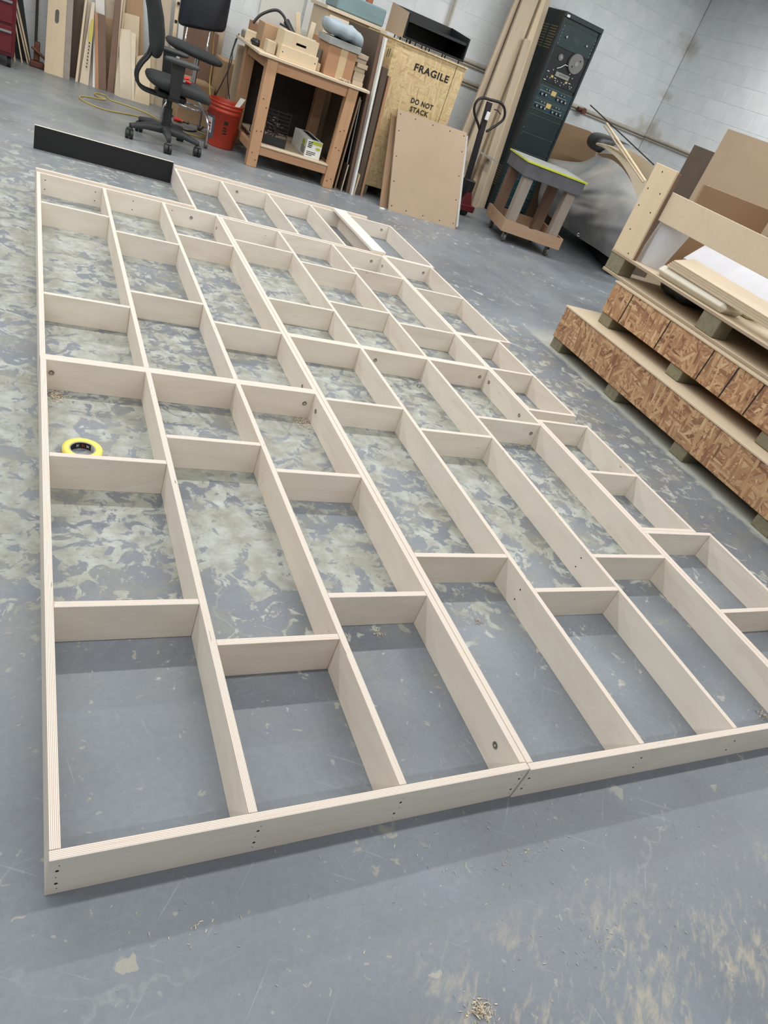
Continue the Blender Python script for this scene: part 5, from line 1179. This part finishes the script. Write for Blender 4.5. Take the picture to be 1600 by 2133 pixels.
# contents of the cradle
p = atx(1347,535,3.62); b = MB(); N = 22
P = []
for i in range(N+1):
    a_ = -.6 + 5.2*i/N; r0, r1 = .085+.006*a_, .04+.008*a_
    P.append([Vector((3.62+r0*math.cos(a_), 3.575+r0*math.sin(a_), .7115)), Vector((3.64+r1*1.9*math.cos(a_), 3.53+r1*1.9*math.sin(a_), .985))])
Q = [[q + (Vector((3.63,3.55,q.z))-q).normalized()*.006 for q in r] for r in P]
mb = MB(); mb.grid(P); mb.grid([r[::-1] for r in Q])
buildw(mb, 'foam_roll', MAT['foamw'], None, 'white foam sheet rolled into a cone beside the end board', 'foam roll')
buildw(MB().hexa([(3.72,3.44,.8300),(4.05,3.62,.93),(4.05,2.98,.93),(3.74,2.72,.83)], (0,0,-.06)), 'foam_slab', MAT['foamw'], None, 'large white foam slab lying tilted inside the cradle', 'foam')
pbox('foam_block', 'cream foam pad under the tilted white slab', 'foam', 3.74, 4.04, 2.80, 3.40, .7115, .765, MAT['foamc'], 0, .02)
pbox('foam_slab', 'thick cream foam block with rounded edges at the front of the cradle', 'foam', 3.462, 3.66, 2.76, 3.36, .7115, .775, MAT['foamc'], 0, .03)
for i, (dz, lb) in enumerate(((0,'lowest'), (.0125,'second'), (.025,'third'), (.0375,'top'))):
    o = MB().cbox(0, 1.9, 0, .16, 0, .012, .001).build('plywood_strip', MAT['ply_h']); o.location = (3.475, 3.30-.01*i, .777+dz); o.rotation_euler = (math.radians(14), math.radians(.6), -math.pi/2); tag(o, 'thin plywood strip lying on the cream foam, %s of four' % lb, 'plywood strip', 'plywood strips in the cradle')
pbox('foam_slab', 'small white foam piece at the photo edge on the cradle deck', 'foam', 3.45, 3.56, 2.10, 2.26, .7115, .78, MAT['foamw'], 0, .015)
o = buildw(cushion(3.86, 3.38, .637, .34, .30, .085, n=14, m=8, bend=lambda q: Vector((q.x, q.y, q.z+.012*math.sin(q.x*50)*math.cos(q.y*44)))), 'plastic_bag', plain('crumpled_dark_plastic', (70,74,76), .3, var=.5, scale=18, bump=.8), None, 'crumpled dark plastic wrap between the cradle decks', 'plastic wrap')
# tall panels behind the cradle
buildw(slab([(4.64,4.56,0),(4.64,3.0,0),(4.66,3.0,1.60),(4.66,4.56,1.60)], .018, (1,0,0)), 'hardboard_sheet', MAT['kraft'], None, 'tall brown hardboard sheet standing behind the cradle', 'sheet')
buildw(slab([(4.70,4.86,0),(4.70,4.0,0),(4.72,4.0,1.43),(4.72,4.86,1.43)], .018, (1,0,0)), 'hardboard_sheet', MAT['darkbrown'], None, 'dark brown sheet standing behind the tall hardboard sheet', 'sheet')

# ------------------------------------------------------------------ tape roll, sawdust, hardware
c_ = fl(172, 934, .024); TR = thing('masking_tape_roll', 'roll of yellow masking tape on the floor in the near left frame', 'tape roll', (c_.x, c_.y, 0))
b = MB(); b.lathe([(.038,0),(.058,0),(.058,.024),(.038,.024),(.038,0)], 48); b.build('tape', MAT['tape_y'], TR)
b = MB(); b.lathe([(.0345,.0005),(.0378,.0005),(.0378,.0235),(.0345,.0235),(.0345,.0005)], 40); core = b.build('core', MAT['dustgrey'], TR)
b = MB(); b.grid([[Vector((.0342*math.cos(a), .0342*math.sin(a), z_)) for z_ in (.0225,.0015)] for a in [math.radians(40+i*5) for i in range(27)]]); lb_ = b.build('core_label', MAT['ink'], core)
for k, (ang, txt, mt, sz) in enumerate(((118,'301+','white',.011), (90,'3M','redplug',.011), (66,'301+','white',.011))):
    a = math.radians(ang); o = stencil(txt, sz, (0,0,0), None, MAT[mt], name='core_lettering', off=.01); o.parent = core
    o.location = (.0336*math.cos(a), .0336*math.sin(a), .0155); o.rotation_euler = (math.radians(-90), 0, a - math.pi/2 + math.pi*0)
random.seed(5)
def shavings(label, cx, cy, sx, sy, n, zmax=.006, cat='sawdust', sz=1.0):
    mb = MB()
    for i in range(n):
        a = random.uniform(0, 6.28); rr = abs(random.gauss(0, .5)); x = cx+rr*sx*math.cos(a); y = cy+rr*sy*math.sin(a); h_ = max(0, 1-rr)*zmax*random.random()
        l = sz*random.uniform(.001,.0045); w_ = sz*random.uniform(.0004,.0011); d = random.uniform(0, 3.14); ux, uy = math.cos(d)*l, math.sin(d)*l; vx, vy = -math.sin(d)*w_, math.cos(d)*w_
        z_ = .0006+h_; k = random.uniform(-.002,.002)
        mb._add([(x-ux-vx,y-uy-vy,z_), (x+ux-vx,y+uy-vy,z_+abs(k)), (x+ux+vx,y+uy+vy,z_+abs(k)+.0008), (x-ux+vx,y-uy+vy,z_+.0008)], [(0,1,2,3)], random.choice((0,0,1)))
    return tag(buildw(mb, 'wood_shavings', [MAT['ply_w'], MAT['poplar']], None, label, cat), kind='stuff')
def shv(label, u, v, sx, sy, n, **k): p = fl(u, v); shavings(label, p.x, p.y, sx, sy, n, **k)
shv('pile of fine sawdust in the corner of the bay with the tape roll', 116, 824, .045, .05, 420)
shv('wood shavings in the bay right of the tape roll bay, far corner', 630, 880, .06, .10, 420)
shv('small tuft of shavings on the floor of a near right bay', 995, 1294, .02, .02, 40)
shv('small tuft of shavings in the bay left of the middle seam', 790, 1322, .025, .03, 40)
shv('wood shavings at the right photo edge behind the front rail', 1590, 1492, .05, .05, 120)
shv('wood shavings in the bay left of the long middle rail near the right', 1085, 930, .05, .06, 120)
shv('sawdust in the far left bay below the facing board', 470, 497, .05, .05, 120)
shv('sawdust along the far five bay frame', 500, 428, .06, .03, 120)
shv('heap of shavings at the bottom photo edge', 1000, 2105, .03, .025, 200)
shv('loose chips scattered on the floor before the front rail', 1050, 1800, .7, .22, 110, zmax=.001, sz=.8)
shv('loose chips on the bare floor at the lower right', 1250, 1960, .35, .12, 70, zmax=.001, sz=.8)
shv('loose chips on the floor at the lower left', 420, 1930, .35, .15, 30, zmax=.001, sz=.8)
p = fl(872,806); nb = thing('loose_nut', 'single metal nut lying on the floor in a middle bay', 'nut', (p.x, p.y, 0))
b = MB(); b.lathe([(.005,0),(.011,0),(.011,.003),(.007,.003),(.007,.010),(.005,.010),(.005,0)], 12); b.build('nut_body', MAT['zinc'], nb)
